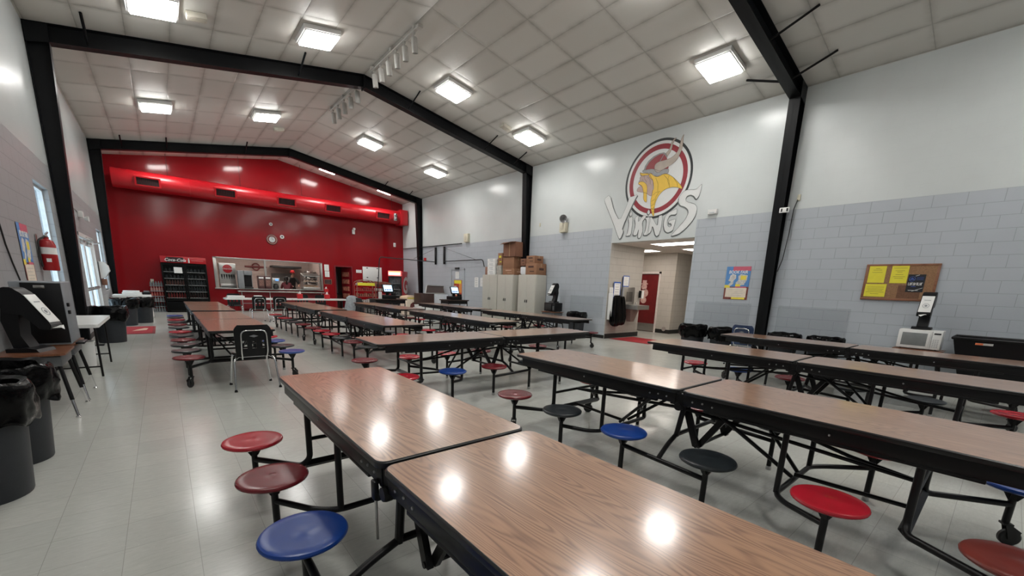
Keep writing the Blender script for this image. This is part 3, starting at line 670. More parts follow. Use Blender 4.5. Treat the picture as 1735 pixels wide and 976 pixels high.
def mesh_post_short():
    b = MB(); b.tube([(0, 0, .13), (0, 0, .345)], .018, 12)
    b.prism([(-.055, -.012, .366), (.055, -.012, .366), (.05, -.012, .345), (.02, -.012, .29), (-.02, -.012, .29), (-.05, -.012, .345)], (0, .024, 0))
    b.prism([(-.012, -.055, .366), (-.012, .055, .366), (-.012, .05, .345), (-.012, .02, .29), (-.012, -.02, .29), (-.012, -.05, .345)], (.024, 0, 0))
    return b
def mesh_caster():
    b = MB(); b.lathe([(.001, -.016), (.044, -.016), (.052, -.009), (.052, .009), (.044, .016), (.001, .016)], (0, .035, .052), 24, 'x')
    b.prism([(-.024, -.005, .135), (-.024, .02, .135), (-.024, .07, .10), (-.024, .055, .045), (-.024, .02, .045)], (.004, 0, 0))
    b.prism([(.020, -.005, .135), (.020, .02, .135), (.020, .07, .10), (.020, .055, .045), (.020, .02, .045)], (.004, 0, 0))
    b.box(-.024, .024, -.018, .03, .128, .142, bev=.003)
    return b
CACHE = {}
def part(key, fn, mats, name, parent, loc=(0, 0, 0), rz=0):
    if key not in CACHE:
        o = fn().build(name, mats, parent, loc=loc); CACHE[key] = o; o.rotation_euler = (0, 0, rz); return o
    o = CACHE[key].copy(); o.name = name; COL.objects.link(o); o.parent = parent; o.location = loc; o.rotation_euler = (0, 0, rz); return o
def stool_table(x, y, rz, left, right, label, group=None, hy=0):
    """left / right: six seat colours from local -y to +y on the -x / +x side"""
    t = thing('stool_table', label, 'table', (x, y, 0), rz, group)
    for h in (0, 1):
        r = PI*h
        tp = part('top', mesh_top, [M_TOP, M_EDGE], 'tabletop', t, (0, 0, 0), r)
        part('apron', mesh_apron, [M_TUBE, M_ZINC], 'apron', tp)
    part('legs0', mesh_legs, M_TUBE, 'leg_frame', t)
    part('legs1', lambda: mesh_legs(-1), M_TUBE, 'leg_frame', t)
    part('center', mesh_center, M_TUBE, 'folding_brace', t); [part('hinge', mesh_hinge, M_TUBE, 'hinge', t, (0, 0, 0), r_) for r_ in (0, PI)]
    for s, cols in ((-1, left), (1, right)):
        for k, c in enumerate(cols):
            yy = -.04+(-1.60, -.96, -.32, .32, .96, 1.60)[k]
            st = part('seat'+c, mesh_seat, M_SEAT[c], 'seat', t, (s*.60, yy, 0))
            if k in (0, 5):
                part('pshort', mesh_post_short, M_TUBE, 'seat_post', st); part('caster', mesh_caster, M_RUBBER, 'caster', st, (0, 0, 0), (PI if k == 0 else 0)+(.5 if s > 0 else -.6))
            else:
                ps = part('post', mesh_post, M_TUBE, 'seat_post', st); part('glide', mesh_glide, M_ZINC, 'glide', st)
    return t
X4 = (.94, 3.165, 5.62, 7.96)
near = [('KWBBDR', 'RKRDKB'), ('WRKBKD', 'BRKDKR'), ('KRKDKR', 'RKKDBR'), ('KRKDRK', 'RDKRKB')]
nl = ['nearest stool table in the foreground with blue, dark red and red stools on its left',
      'stool table just right of the foreground one, black, blue and red stools along its left',
      'third stool table of the front row, next to the one by the right wall',
      'stool table along the right wall in front of the white microwave']
for x, (l, r), lab in zip(X4, near, nl): stool_table(x, 1.43, 0, l, r, lab)
stool_table(3.63, 4.86, -PI/2, 'DRRDKD', 'RBDKKD', 'stool table turned crosswise in the middle of the room')
XM4 = (.76, 3.08, 5.24, 7.58)
mids = [('DKKDKR', 'BKBRKD', 'left row stool table with a black chair at its near end'), ('KDKRRD', 'DKRKDR', 'long row stool table just beyond the crosswise table'),
        ('KKDRKK', 'KRKKDR', 'stool table in the third row beyond the crosswise table'), ('KRKDKK', 'DKKRKR', 'stool table in front of the tall putty cabinets')]
fars = [('KDKRKB', 'KRKDKB', 'farthest left stool table in front of the drinks cooler'), ('DKKRKR', 'RKDKRK', 'far stool table of the second row before the white tables'),
        ('KDKKRK', 'KRDKKD', 'far stool table of the third row near the cash register stand'), ('KBKKRB', 'KKDKKR', 'farthest stool table on the right near the second cash register')]
for x, a, f in zip(XM4, mids, fars):
    stool_table(x, 8.31, 0, a[0], a[1], a[2]); stool_table(x, 12.35, 0, f[0], f[1], f[2])
# steel rod hanging from the hinge of the foreground table is part of that table
tb = [o for o in bpy.data.objects if o.get('label') == nl[0]][0]
b = MB(); b.box(-.385, -.362, .05, .09, .565, .65, bev=.008); b.build('latch', M_PLBLACK, tb)
MB().tube([(-.372, .07, .57), (-.370, .07, .385)], .006, 8).build('release_rod', M_STEEL, tb)
# ================================================================ SCHOOL CHAIRS (shell with slots on chrome legs)
def grid_plate(xs, zs, hole, f):
    """plate in (x,z) parameter space mapped by f, with slots"""
    b = MB(); V = {}
    def v(i, j, sd):
        if (i, j, sd) not in V: V[(i, j, sd)] = b.bm.verts.new(f(xs[i], zs[j], sd))
        return V[(i, j, sd)]
    ok = lambda i, j: 0 <= i < len(xs)-1 and 0 <= j < len(zs)-1 and not hole((xs[i]+xs[i+1])/2, (zs[j]+zs[j+1])/2)
    for i in range(len(xs)-1):
        for j in range(len(zs)-1):
            if not ok(i, j): continue
            b.bm.faces.new((v(i, j, 0), v(i+1, j, 0), v(i+1, j+1, 0), v(i, j+1, 0))); b.bm.faces.new((v(i, j+1, 1), v(i+1, j+1, 1), v(i+1, j, 1), v(i, j, 1)))
            for (di, dj, a, c) in ((-1, 0, (i, j), (i, j+1)), (1, 0, (i+1, j), (i+1, j+1)), (0, -1, (i, j), (i+1, j)), (0, 1, (i, j+1), (i+1, j+1))):
                if not ok(i+di, j+dj): b.bm.faces.new((v(*a, 0), v(*c, 0), v(*c, 1), v(*a, 1)))
    return b
def chair_meshes():
    import itertools
    lin = lambda a, c, n: [a+(c-a)*k/n for k in range(n+1)]
    xs = sorted(set([round(q, 4) for q in lin(-.21, .21, 14)]+[-.13, -.08, -.025, .025, .08, .13])); zs = [round(q, 4) for q in lin(.44, .84, 16)]
    def hole(x, z): return .53 < z < .63 and any(a < x < c for a, c in ((-.13, -.08), (-.025, .025), (.08, .13)))
    def fb(x, z, sd):
        k = max(0, (z-.76)/.08); w_ = 1-.22*k*k-.06*(1-(z-.44)/.4)
        y = -.20-.10*(z-.44)-.035*(1-(x/.21)**2)+(.012 if sd else 0)
        return (x*w_, y, z)
    back = grid_plate(xs, zs, hole, fb)
    xs2 = lin(-.205, .205, 10); ys2 = lin(-.21, .20, 10)
    def fs(x, y, sd):
        z = .445-.02*(1-(x/.205)**2)*(1-(y/.21)**2)-(.03*max(0, (y-.12)/.08)**2)-(.012 if sd else 0)
        w_ = 1-.1*max(0, (y-.1)/.1)**2
        return (x*w_, y, z)
    seat = grid_plate(xs2, ys2, lambda *a: False, fs)
    legs = []
    for s in (-1, 1):
        legs.append(MB().tube([(s*.17, -.14, .425), (s*.225, -.20, .40), (s*.25, -.27, .012)], .0115, 10, round_=.06))
        legs.append(MB().tube([(s*.17, .12, .42), (s*.20, .15, .40), (s*.235, .20, .012)], .0115, 10, round_=.06))
    fr = MB(); fr.tube([(-.135, -.20, .40), (-.145, -.262, .50), (-.14, -.285, .775), (.14, -.285, .775), (.145, -.262, .50), (.135, -.20, .40)], .0085, 10, round_=.07)
    for s in (-1, 1): fr.tube([(s*.17, -.16, .425), (s*.17, .13, .42)], .010, 8)
    fr.tube([(-.17, -.15, .425), (.17, -.15, .425)], .010, 8); fr.tube([(-.17, .12, .42), (.17, .12, .42)], .010, 8)
    feet = MB()
    for s in (-1, 1):
        for x, y in ((s*.251, -.272), (s*.236, .201)): feet.lathe([(.001, 0), (.018, 0), (.02, .006), (.013, .03), (.0125, .031)], (x, y, 0), 12)
    em = MB(); em.prism([(-.05, -.262, .70), (0, -.266, .685), (.05, -.262, .70), (0, -.268, .718)], (0, -.008, 0)); em.box(.06, .078, -.2655, -.262, .795, .812)
    return back, seat, legs, fr, feet, em
def school_chair(x, y, rz, label, col='K', group=None, tag_=True):
    mm = {'K': M_PLBLACK, 'B': mat('navy chair plastic', (.02, .04, .10), .35)}[col]
    t = thing('school_chair', label, 'chair', (x, y, 0), rz, group)
    if 'ch'+col not in CACHE:
        back, seat, legs, fr, feet, em = chair_meshes()
        CACHE['ch'+col] = t
        bk = back.build('backrest', mm, t); seat.build('seat', mm, t)
        for l in legs: l.build('leg', M_CHROME, t)
        fr.build('back_frame', M_CHROME, t); feet.build('foot_caps', M_PLBLACK, t); em.build('emblem_plate', M_PLGREY, bk)
    else:
        for ch in CACHE['ch'+col].children: copy_tree(ch, t)
    return t
school_chair(.81, 6.36, .04, 'black plastic chair with chrome legs at the near end of the left row table')
school_chair(2.36, 16.05, .1, 'black plastic chair with its slotted back to us at the white tables, left one', )
school_chair(3.0, 16.2, .05, 'black plastic chair with chrome back frame at the white tables, beside the left one')
school_chair(4.27, 18.1, PI, 'black chair behind the long white tables, left of the far pair')
school_chair(4.95, 18.1, PI, 'black chair behind the long white tables, right of the far pair')
school_chair(1.95, 18.1, PI, 'black chair behind the left end of the long white tables')
school_chair(5.45, 16.3, .3, 'chair under the draped grey jacket at the right end of the white tables')
school_chair(9.25, 3.45, -PI/2, 'navy plastic chair at the right wall between a bin and the steel post', 'B')
# ================================================================ BINS WITH LINERS
def bin_prof(r0, r1, h): return [(.001, 0), (r0, 0), (r0+.004, .01), (r1-.004, h-.04), (r1+.012, h-.035), (r1+.014, h-.005), (r1+.008, h), (r1-.006, h), (r0-.006, .02), (.001, .02)]
def make_bin(x, y, label, r0=.215, r1=.27, h=.72, drape=.24, seed=0, sx=1, sy=1, group=None, rz=0):
    t = thing('rubbish_bin', label, 'bin', (x, y, 0), rz, group)
    b = MB(); b.lathe(bin_prof(r0, r1, h), (0, 0, 0), 40)
    for v in b.bm.verts: v.co.x *= sx; v.co.y *= sy
    b.build('bin_body', M_CAN, t)
    rnd = random.Random(seed); ph = [rnd.uniform(0, 6.28) for _ in range(9)]
    prof = [(.03, h-.36), (r1*.6, h-.34), (r1-.035, h-.25), (r1-.03, h-.10), (r1-.015, h+.005), (r1+.02, h+.022), (r1+.035, h+.0), (r1+.04, h-.05), (r1+.045, h-.12), (r1+.035, h-drape+.05), (r1+.028, h-drape), (r1+.022, h-drape-.015), (r1+.018, h-drape)]
    def fn(a, i, r, hh):
        f = .35+.65*min(1, abs(i-8)/10)
        wv = sum(math.sin(a*k+ph[k % 9]+i*.4*((k % 3)-1)) / (1+.22*k) for k in (2, 3, 5, 7, 11, 13))*.012*f
        wz = sum(math.sin(a*k+ph[(k+3) % 9]) for k in (2, 3, 5, 9))*.006*(1.8 if i >= 18 else .8)
        wv += .02*noise.noise(Vector((math.cos(a)*4, math.sin(a)*4, hh*14+seed)))*f
        r2 = max(r+wv, (r1+.016) if i >= 10 and i < 24 else 0) if i > 6 else r+wv
        return r2, hh+wz
    b = MB(); pr2 = []
    for (r_a, h_a), (r_b, h_b) in zip(prof, prof[1:]):
        for q in (0, .5): pr2.append((r_a+(r_b-r_a)*q, h_a+(h_b-h_a)*q))
    pr2.append(prof[-1]); b.lathe(pr2, (0, 0, 0), 150, fn=fn)
    for v in b.bm.verts: v.co.x *= sx; v.co.y *= sy
    b.build('bin_liner', M_BAG, t)
    return t
make_bin(-1.02, 3.93, 'dark grey bin with black liner, nearest at the left edge of the view', seed=1)
make_bin(-1.02, 4.62, 'dark grey bin with black liner behind the nearest one, in front of the desks', seed=2)
make_bin(-.93, 11.98, 'bin with black liner by the left wall beyond the white folding table', seed=3)
make_bin(-.87, 15.75, 'bin with black liner beside the red floor mat, left of two', seed=4)
make_bin(-.55, 16.55, 'bin with black liner beside the red floor mat, right of two', seed=5)
make_bin(9.62, 4.78, 'black lined bin just right of the hall opening', seed=6, r0=.22, r1=.27, h=.70)
make_bin(9.7, 4.12, 'second black lined bin right of the hall opening, beside the navy chair', seed=7, r0=.22, r1=.27, h=.68)
make_bin(9.78, 2.92, 'black lined bin just right of the steel post, low behind the table', seed=8, h=.68)
make_bin(9.78, 2.22, 'black lined bin farther right of the steel post under the acrylic sheet', seed=9, h=.68)
make_bin(9.72, 8.55, 'black lined bin against the wall left of the hall opening', seed=10, r1=.26, h=.74)
# ================================================================ LEFT WALL DESKS
def student_desk(x, y, z, label, rz=0, L=.62, W=.46):
    t = thing('student_desk', label, 'desk', (x, y, 0), rz)
    b = MB(); pts = rr(-W/2, W/2, -L/2, L/2, .04); b.prism([(px, py, z-.018) for px, py in pts], (0, 0, .018)); b.build('desktop', M_DESK, t)
    b = MB(); b.box(-W/2+.03, W/2-.03, -L/2+.03, L/2-.03, z-.13, z-.0185, bev=.02); b.build('book_box', mat('grey desk metal', (.10, .105, .11), .4), t)
    for sx_ in (-1, 1):
        for sy_ in (-1, 1):
            b = MB(); b.tube([(sx_*(W/2-.06), sy_*(L/2-.06), z-.10), (sx_*(W/2-.01), sy_*(L/2-.0), .18)], .017, 10); lg = b.build('leg', M_TUBE, t)
            p0 = Vector((sx_*(W/2-.01), sy_*(L/2), .18)); dv = (p0-Vector((sx_*(W/2-.06), sy_*(L/2-.06), z-.10))).normalized()
            q = p0+dv*(.165/-dv.z)
            b = MB(); b.tube([p0-dv*.01, q], .013, 10); b.lathe([(.001, 0), (.018, 0), (.02, .008), (.012, .02)], (q.x, q.y, 0), 12); b.build('leg_extension', M_CHROME, lg)
    return t
student_desk(-1.03, 6.08, .64, 'brown topped school desk by the left wall, the nearer of two')
student_desk(-1.03, 6.83, .64, 'brown topped school desk under the large black box, the farther of two')
student_desk(9.72, .9, .655, 'school desk under the white microwave by the right wall', PI)
student_desk(9.72, 9.62, .70, 'school desk under the black microwave by the cabinets', PI)
# napkin dispensers : black sloping stand with a white sloping face
def dispenser(x, y, z, rz, label):
    t = thing('napkin_dispenser', label, 'napkin dispenser', (x, y, z), rz)
    hw = .085
    b = MB()
    b.prism([(.0, -.12, 0), (.24, -.12, 0), (.22, -.12, .03), (.15, -.12, .045), (.0, -.12, .035)], (0, .24, 0))
    b.prism([(.03, -.07, .04), (.15, -.07, .04), (.10, -.07, .16), (.12, -.07, .42), (.0, -.07, .42), (-.02, -.07, .30)], (0, .14, 0))
    b.build('stand', M_PLBLACK, t)
    b = MB(); arc = [(.02, .36), (-.02, .50), (.0, .58), (.05, .615), (.11, .61), (.17, .56), (.345, .26), (.33, .215), (.26, .22), (.15, .36)]
    b.prism([(u, -hw, v) for u, v in arc], (0, 2*hw, 0)); bmesh.ops.bevel(b.bm, geom=list(b.bm.edges), offset=.006, segments=2, affect='EDGES')
    b.build('dispenser_body', M_PLBLACK, t)
    n = Vector((.30, 0, .175)).normalized(); o = Vector((.17, 0, .56)); e = Vector((.345, 0, .26)); mid = (o+e)/2+n*.002; d_ = (e-o).normalized()
    b = MB(); b.box(-.075, .075, -.145, .155, 0, .006, bev=.003, rot=frame_mx(mid, (0, 1, 0), -d_)); f = b.build('white_face', M_PLWHITE, t)
    F = frame_mx(mid+n*.009, (0, 1, 0), -d_)
    b = MB(); b.lathe([(.036, 0), (.041, 0), (.041, .0012), (.036, .0012)], (0, -.03, 0), 28); b.lathe([(.001, 0), (.017, 0), (.017, .0012), (.001, .0012)], (0, -.03, 0), 20)
    for v in b.bm.verts: v.co = F @ v.co
    b.build('round_mark', mat('grey print', (.25, .26, .27), .6), f)
    b = MB(); b.box(-.04, .04, .07, .078, 0, .001, rot=F); b.build('printed_line', MATS['grey print'], f)
    b = MB(); b.prism([(.29, -.06, .225), (.40, -.05, .235), (.41, -.02, .215), (.38, .03, .25), (.30, .05, .235)], (0, .0, .006)); b.build('napkin', M_PAPER, t)
    return t
dispenser(-1.17, 6.12, .641, -.35, 'sloping black napkin dispenser with a white face on the nearer left desk')
dispenser(9.90, .93, .982, PI, 'black and white napkin dispenser standing on the white microwave')
dispenser(9.92, 9.66, .992, PI, 'black and white napkin dispenser standing on the black microwave')
# big black/grey box on the second desk
t = thing('storage_case', 'large black box with a grey side on the farther left desk', 'box', (-1.0, 6.8, .641))
MB().box(-.20, .17, -.29, .30, 0, .66, bev=.012).build('case_body', mat('grey case side', (.23, .25, .27), .45), t)
b = MB(); b.box(-.12, .165, -.31, -.29, .02, .65, bev=.006); fr = b.build('front_panel', M_PLBLACK, t)
b = MB(); b.box(-.03, .05, -.316, -.31, .595, .625, bev=.004); b.build('name_plate', M_STEEL, fr)
b = MB(); b.box(.17, .19, -.2, -.14, .40, .44, bev=.004); b.box(.17, .19, -.2, -.14, .32, .36, bev=.004); b.build('latch', M_PLBLACK, t)
MB().box(.0, .16, -.30, -.27, .20, .22).build('handle', M_PLBLACK, t)
t2 = thing('serving_tray', 'black shallow tray at the edge of the farther left desk', 'tray', (-.84, 6.62, .641)); MB().box(-.10, .10, -.12, .42, .0, .02, bev=.006).build('tray_body', M_PLBLACK, t2)
# the case has to clear the tray
t2.location = (-.80, 6.55, .641); t2.children[0].data.transform(Matrix.Translation((.03, 0, 0)) @ Matrix.Diagonal((.35, .5, 1, 1)))
# cable on the wall
tag(MB().tube([(XL+.01, 7.35, 1.95), (XL+.012, 7.42, 1.7), (XL+.012, 7.55, 1.5), (XL+.012, 7.72, 1.3), (XL+.012, 7.8, .9)], .008, 8).build('power_cable', M_RUBBER), 'black power cable hanging down the left wall behind the desks', 'cable')
# white folding table
def folding_table(x0, x1, y0, y1, z, label, longx=True, splay=.0, top=M_PLWHITE):
    t = thing('folding_table', label, 'table', ((x0+x1)/2, (y0+y1)/2, 0)); hx, hy = (x1-x0)/2, (y1-y0)/2
    b = MB(); b.prism([(px, py, z-.045) for px, py in rr(-hx, hx, -hy, hy, .04)], (0, 0, .045)); bmesh.ops.bevel(b.bm, geom=[e for e in b.bm.edges if abs(e.verts[0].co.z-e.verts[1].co.z) < 1e-5], offset=.006, segments=2, affect='EDGES'); b.build('tabletop', top, t)
    for s in (-1, 1):
        if longx: a, c = (s*(hx-.22), -hy+.08), (s*(hx-.22), hy-.08)
        else: a, c = (-hx+.06, s*(hy-.22)), (hx-.06, s*(hy-.22))
        b = MB(); b.tube([(a[0], a[1], 0), (a[0], a[1], z-.05), (c[0], c[1], z-.05), (c[0], c[1], 0)], .013, 8, round_=.03); b.tube([(a[0], a[1], .14), (c[0], c[1], .14)], .010, 8)
        b.build('leg_frame', M_TUBE, t)
    return t
folding_table(-1.28, -.72, 7.75, 9.45, .74, 'white folding table by the left wall with a white bucket under its far end', False)
t = thing('bucket', 'white plastic bucket on the floor beneath the left folding table', 'bucket', (-1.05, 8.95, 0))
MB().lathe([(.001, 0), (.125, 0), (.128, .01), (.145, .36), (.152, .365), (.152, .385), (.143, .385), (.12, .02), (.001, .02)], (0, 0, 0), 32).build('bucket_body', M_PLWHITE, t)
MB().tube([(.15, 0, .34), (.12, .10, .26), (0, .165, .22), (-.12, .10, .26), (-.15, 0, .34)], .003, 6).build('handle', M_STEEL, t)
# posters and fire extinguisher on the left wall
def poster(origin, right, upv, W, H, label, left=False):
    t = thing('poster', label, 'poster', origin); Rm = frame_mx((0, 0, 0), right, upv)
    def pl(name, x0, x1, y0, y1, m, lay=1, pts=None):
        b = MB(); z0 = .0008*lay
        if pts: b.prism([(px, py, z0) for px, py in pts], (0, 0, .0008))
        else: b.box(x0, x1, y0, y1, z0, z0+.0008)
        for v in b.bm.verts: v.co = Rm @ v.co
        return b.build(name, m, t, False)
    a, c = W/2, H/2
    sky = mat('poster blue', (.10, .27, .58), .45); pk = mat('poster pink', (.62, .12, .18), .45); cream = mat('poster cream', (.80, .70, .58), .45); yl = mat('poster yellow', (.85, .70, .08), .45); br = mat('poster brown', (.20, .05, .04), .5, var=.5, scale=30); gr = mat('poster pale grey', (.62, .60, .57), .5, var=.3, scale=30)
    pl('sheet', -a, a, -c, c, br); pl('blue_field', -a, a, -c*.22, c, sky, 2); pl('pink_field', -a*.45, a, c*.74, c, pk, 3)
    pl('text_panel', -a*.86, a*.86, -c*.86, -c*.28, cream, 3); pl('yellow_patch', -a, -a*.55, -c*.3, -c*.12, yl, 3); pl('yellow_patch', -a*.3, a*.8, -c*.98, -c*.86, yl, 3)
    pl('white_figure', 0, 0, 0, 0, gr, 4, [(-.62*a, .46*c), (-.42*a, .56*c), (-.15*a, .5*c), (-.12*a, .3*c), (-.3*a, .15*c), (-.3*a, -.05*c), (-.55*a, -.18*c), (-.72*a, -.12*c), (-.5*a, .08*c), (-.75*a, .14*c), (-.66*a, .3*c)])
    pl('second_figure', 0, 0, 0, 0, gr, 4, [(.05*a, .42*c), (.25*a, .55*c), (.8*a, .48*c), (.78*a, .2*c), (.6*a, -.1*c), (.1*a, -.15*c), (-.12*a, .0), (.1*a, .2*c)])
    pl('yellow_book', .25*a, .7*a, .2*c, .45*c, yl, 5); pl('ribbon', -.1*a, .8*a, -.28*c, -.2*c, pk, 5); pl('yellow_patch', -.1*a, .3*a, -.2*c, -.06*c, yl, 6); pl('blue_dot', .62*a, .92*a, -.2*c, .02*c, sky, 6)
    F = Rm.copy()
    text('title', 'BOOK FAIR', H*.135, M_PAPER, t, F @ Matrix.Translation((.0, c*.66, .0052)), .0008, shear=.12, sx=W/H*1.12, bold=.002*H)
    for k in range(4): pl('print_line', -a*.6, a*(.6-.1*(k % 2)), -c*(.4+.11*k)-.004, -c*(.4+.11*k), mat('poster print', (.35, .40, .36), .6), 4)
    return t
poster((XR-.006, 4.183, 1.705), (0, -1, 0), (0, 0, 1), .53, .74, 'blue and pink book fair poster taped to the grey wall left of the steel post')
poster((XL+.006, 8.4, 1.60), (0, 1, 0), (0, 0, 1), .55, .80, 'book fair poster on the left wall beside the fire extinguisher')
t = thing('fire_extinguisher', 'red fire extinguisher with white labels hung by the left window', 'fire extinguisher', (XL+.10, 9.15, 1.42))
MB().lathe([(.001, 0), (.08, 0), (.088, .012), (.088, .36), (.07, .42), (.03, .445), (.028, .47), (.001, .47)], (0, 0, 0), 32).build('cylinder', mat('extinguisher red', (.36, .008, .012), .3), t)
MB().lathe([(.0885, .23), (.0892, .23), (.0892, .325), (.0885, .325)], (0, 0, 0), 32).build('label_band', M_PAPER, t)
b = MB(); b.box(-.02, .02, -.03, .03, .47, .50, bev=.004); b.prism([(0, -.02, .50), (0, .12, .54), (0, .12, .555), (0, -.02, .52)], (.02, 0, 0)); b.prism([(0, -.02, .47), (0, .11, .46), (0, .11, .47), (0, -.02, .49)], (.02, 0, 0)); b.build('valve_handle', M_STEEL, t)
MB().tube([(0, -.03, .48), (-.07, -.09, .42), (-.075, -.09, .2), (-.07, -.085, .05)], .012, 8, round_=.04).build('hose', M_RUBBER, t)
MB().box(-.095, -.088, -.05, .05, .1, .5).build('wall_bracket', M_STEEL, t)
MB().box(-.02, .03, -.092, -.0885, .12, .17).build('small_tag', M_PAPER, t)
# emergency light & conduit on left wall
t = thing('emergency_light', 'white emergency light with a conduit on the left wall above the exit doors', 'lamp', (XL+.03, 14.25, 2.72))
MB().box(-.03, .06, -.10, .10, -.07, .07, bev=.01).build('housing', M_PLWHITE, t)
for s in (-1, 1): MB().lathe([(.02, 0), (.055, .07), (.06, .08), (.05, .08), (.001, .05)], (.06, s*.07, -.09), 16, 'x').build('lamp_head', M_PLWHITE, t)
MB().tube([(-.02, -1.1, .09), (-.02, 0, .05)], .01, 6).build('conduit', M_PLWHITE, t)
t = thing('paper_towel_dispenser', 'white rounded dispenser on the left wall past the exit doors', 'dispenser', (XL+.02, 16.7, 1.25))
b = MB(); b.prism([(0, -.14, 0), (0.02, -.14, 0), (.10, -.14, .05), (.20, -.14, .22), (.18, -.14, .36), (.1, -.14, .46), (0, -.14, .48)], (0, .28, 0)); b.build('cover', M_PLWHITE, t)
MB().box(0, .1, -.12, .12, -.18, -.01, bev=.01).build('lower_box', M_CARD2, t)
# floor mats
def floor_mat(x0, x1, y0, y1, label):
    t = thing('floor_mat', label, 'mat', ((x0+x1)/2, (y0+y1)/2, 0)); hx, hy = (x1-x0)/2, (y1-y0)/2
    MB().box(-hx, hx, -hy, hy, .0005, .008, bev=.003).build('mat_border', mat('dark red rubber', (.20, .008, .012), .6), t)
    MB().box(-hx+.05, hx-.05, -hy+.05, hy-.05, .008, .011).build('mat_pile', mat('red mat pile', (.30, .010, .016), .9, bump=.5, bscale=200), t); return t
t = floor_mat(-.92, -.27, 13.35, 15.25, 'red floor mat with a pale printed mark near the left bins')
b = MB(); b.prism([(-.12, -.3, .011), (.15, -.1, .011), (.18, .35, .011), (.1, .4, .011), (-.05, 0, .011)], (0, 0, .001)); b.build('printed_mark', mat('tan print', (.55, .35, .25), .8), t)
floor_mat(10.3, 11.5, 6.35, 7.7, 'dark red floor mat at the mouth of the hall')
# ================================================================ RIGHT WALL
# acrylic sheets
for y0, y1, z0, z1, l in ((7.95, 9.28, .62, 1.25, 'clear acrylic sheet on the wall left of the hall opening'), (3.8, 5.1, .62, 1.255, 'clear acrylic sheet on the wall below the poster'), (2.0, 3.25, .55, 1.245, 'clear acrylic sheet on the wall right of the steel post')):
    t = thing('wall_guard', l, 'acrylic sheet', (XR-.012, (y0+y1)/2, (z0+z1)/2)); hy, hz = (y1-y0)/2, (z1-z0)/2
    MB().box(-.002, .002, -hy, hy, -hz, hz, bev=.0008).build('sheet', M_GLASS, t, False)
    b = MB()
    for s in (-1, 1):
        for u in (-1, 1): b.lathe([(.001, -.006), (.008, -.005), (.008, 0), (.004, .009)], (0, s*(hy-.06), u*(hz-.05)), 10, 'x')
    b.build('screws', M_ZINC, t)
# cork board
t = thing('cork_board', 'cork notice board in a wood frame on the right wall', 'notice board', (XR-.02, 1.4, 1.76))
def pw(t, name, y0, y1, z0, z1, m, x0=-.012, x1=-.010): return MB().box(x0, x1, y0-1.4, y1-1.4, z0-1.76, z1-1.76).build(name, m, t, False)
cork = mat('cork', (.30, .165, .085), .85, var=.25, scale=60, bump=.4, bscale=200); wf = m_wood('board frame wood', (.30, .13, .07), (.26, .11, .06), (.15, .06, .03), .4)
pw(t, 'cork_panel', .93, 1.885, 1.455, 2.06, cork, -.008, .012)
b = MB()
for y0, y1, z0, z1 in ((.915, 1.90, 2.045, 2.08), (.915, 1.90, 1.44, 1.475), (.915, .95, 1.475, 2.045), (1.865, 1.90, 1.475, 2.045)): b.box(-.014, .014, y0-1.4, y1-1.4, z0-1.76, z1-1.76, bev=.003)
b.build('board_frame', wf, t)
pw(t, 'brown_patch', 1.10, 1.40, 1.48, 1.71, mat('faded dark cork', (.17, .085, .05), .9, var=.2, scale=50), -.0095, -.0085)
def notice(y0, y1, z0, z1, m, label, lines, name='notice'):
    n = thing(name, label, 'notice', (XR-.032, (y0+y1)/2, (z0+z1)/2)); hy, hz = (y1-y0)/2, (z1-z0)/2
    MB().box(-.001, .001, -hy, hy, -hz, hz).build('sheet', m, n, False)
    if lines:
        b = MB()
        for k, (u, w_) in enumerate(lines):
            z = hz*(1-2*u); b.box(-.0022, -.0012, -hy*w_, hy*w_, z-.003, z+.003)
        b.build('print_lines', mat('faded brown print', (.30, .24, .05), .7), n, False)
    return n
F = lambda y, z, x=XR-.0355: frame_mx((x, y, z), (0, -1, 0), (0, 0, 1))
notice(1.61, 1.85, 1.748, 2.046, M_YELLOW, 'yellow sheet at the top left of the cork board', [(.15, .25), (.24, .5), (.38, .6)])
notice(1.306, 1.535, 1.745, 2.046, M_YELLOW, 'yellow sheet at the top centre of the cork board', [(.12, .8), (.28, .55), (.36, .3), (.5, .45), (.62, .7), (.72, .5)])
notice(1.56, 1.86, 1.50, 1.727, M_YELLOW, 'yellow sheet at the bottom left of the cork board', [(.25, .8), (.4, .8), (.52, .7), (.64, .85), (.78, .4)])
n = notice(1.07, 1.295, 1.595, 1.898, mat('black shirt card', (.012, .014, .018), .5), 'black printed card pinned on the cork board', None)
bl = mat('blue print', (.05, .10, .40), .5)
def loc(o, n):  # keep world placed text in the frame of its parent
    o.data.transform(Matrix.Translation(-Vector(n.location))); return o
b = MB(); rw_ = random.Random(4)
for k in range(9):
    yk = .092-k*.021
    b.box(-.0025, -.001, yk-.003, yk+.003, -.035, .012); b.box(-.0025, -.001, yk-.017, yk+.003, (-.035, -.012, .006)[k % 3], (-.029, -.006, .012)[k % 3])
    if k % 2: b.box(-.0025, -.001, yk-.017, yk-.011, -.035, .012)
b.build('block_lettering', M_PAPER, n, False)
b = MB(); b.lathe([(.036, -.0025), (.042, -.0025), (.042, -.001), (.036, -.001)], (0, .055, .075), 24, 'x'); b.prism([(-.0025, .09, .06), (-.0025, .055, .10), (-.0025, .02, .06)], (.0015, 0, 0))
for k in range(3): b.box(-.0025, -.001, -.09, .0, .06+k*.02, .065+k*.02)
b.box(-.0025, -.001, -.01, .05, -.06, -.05); b.build('blue_mark', bl, n)
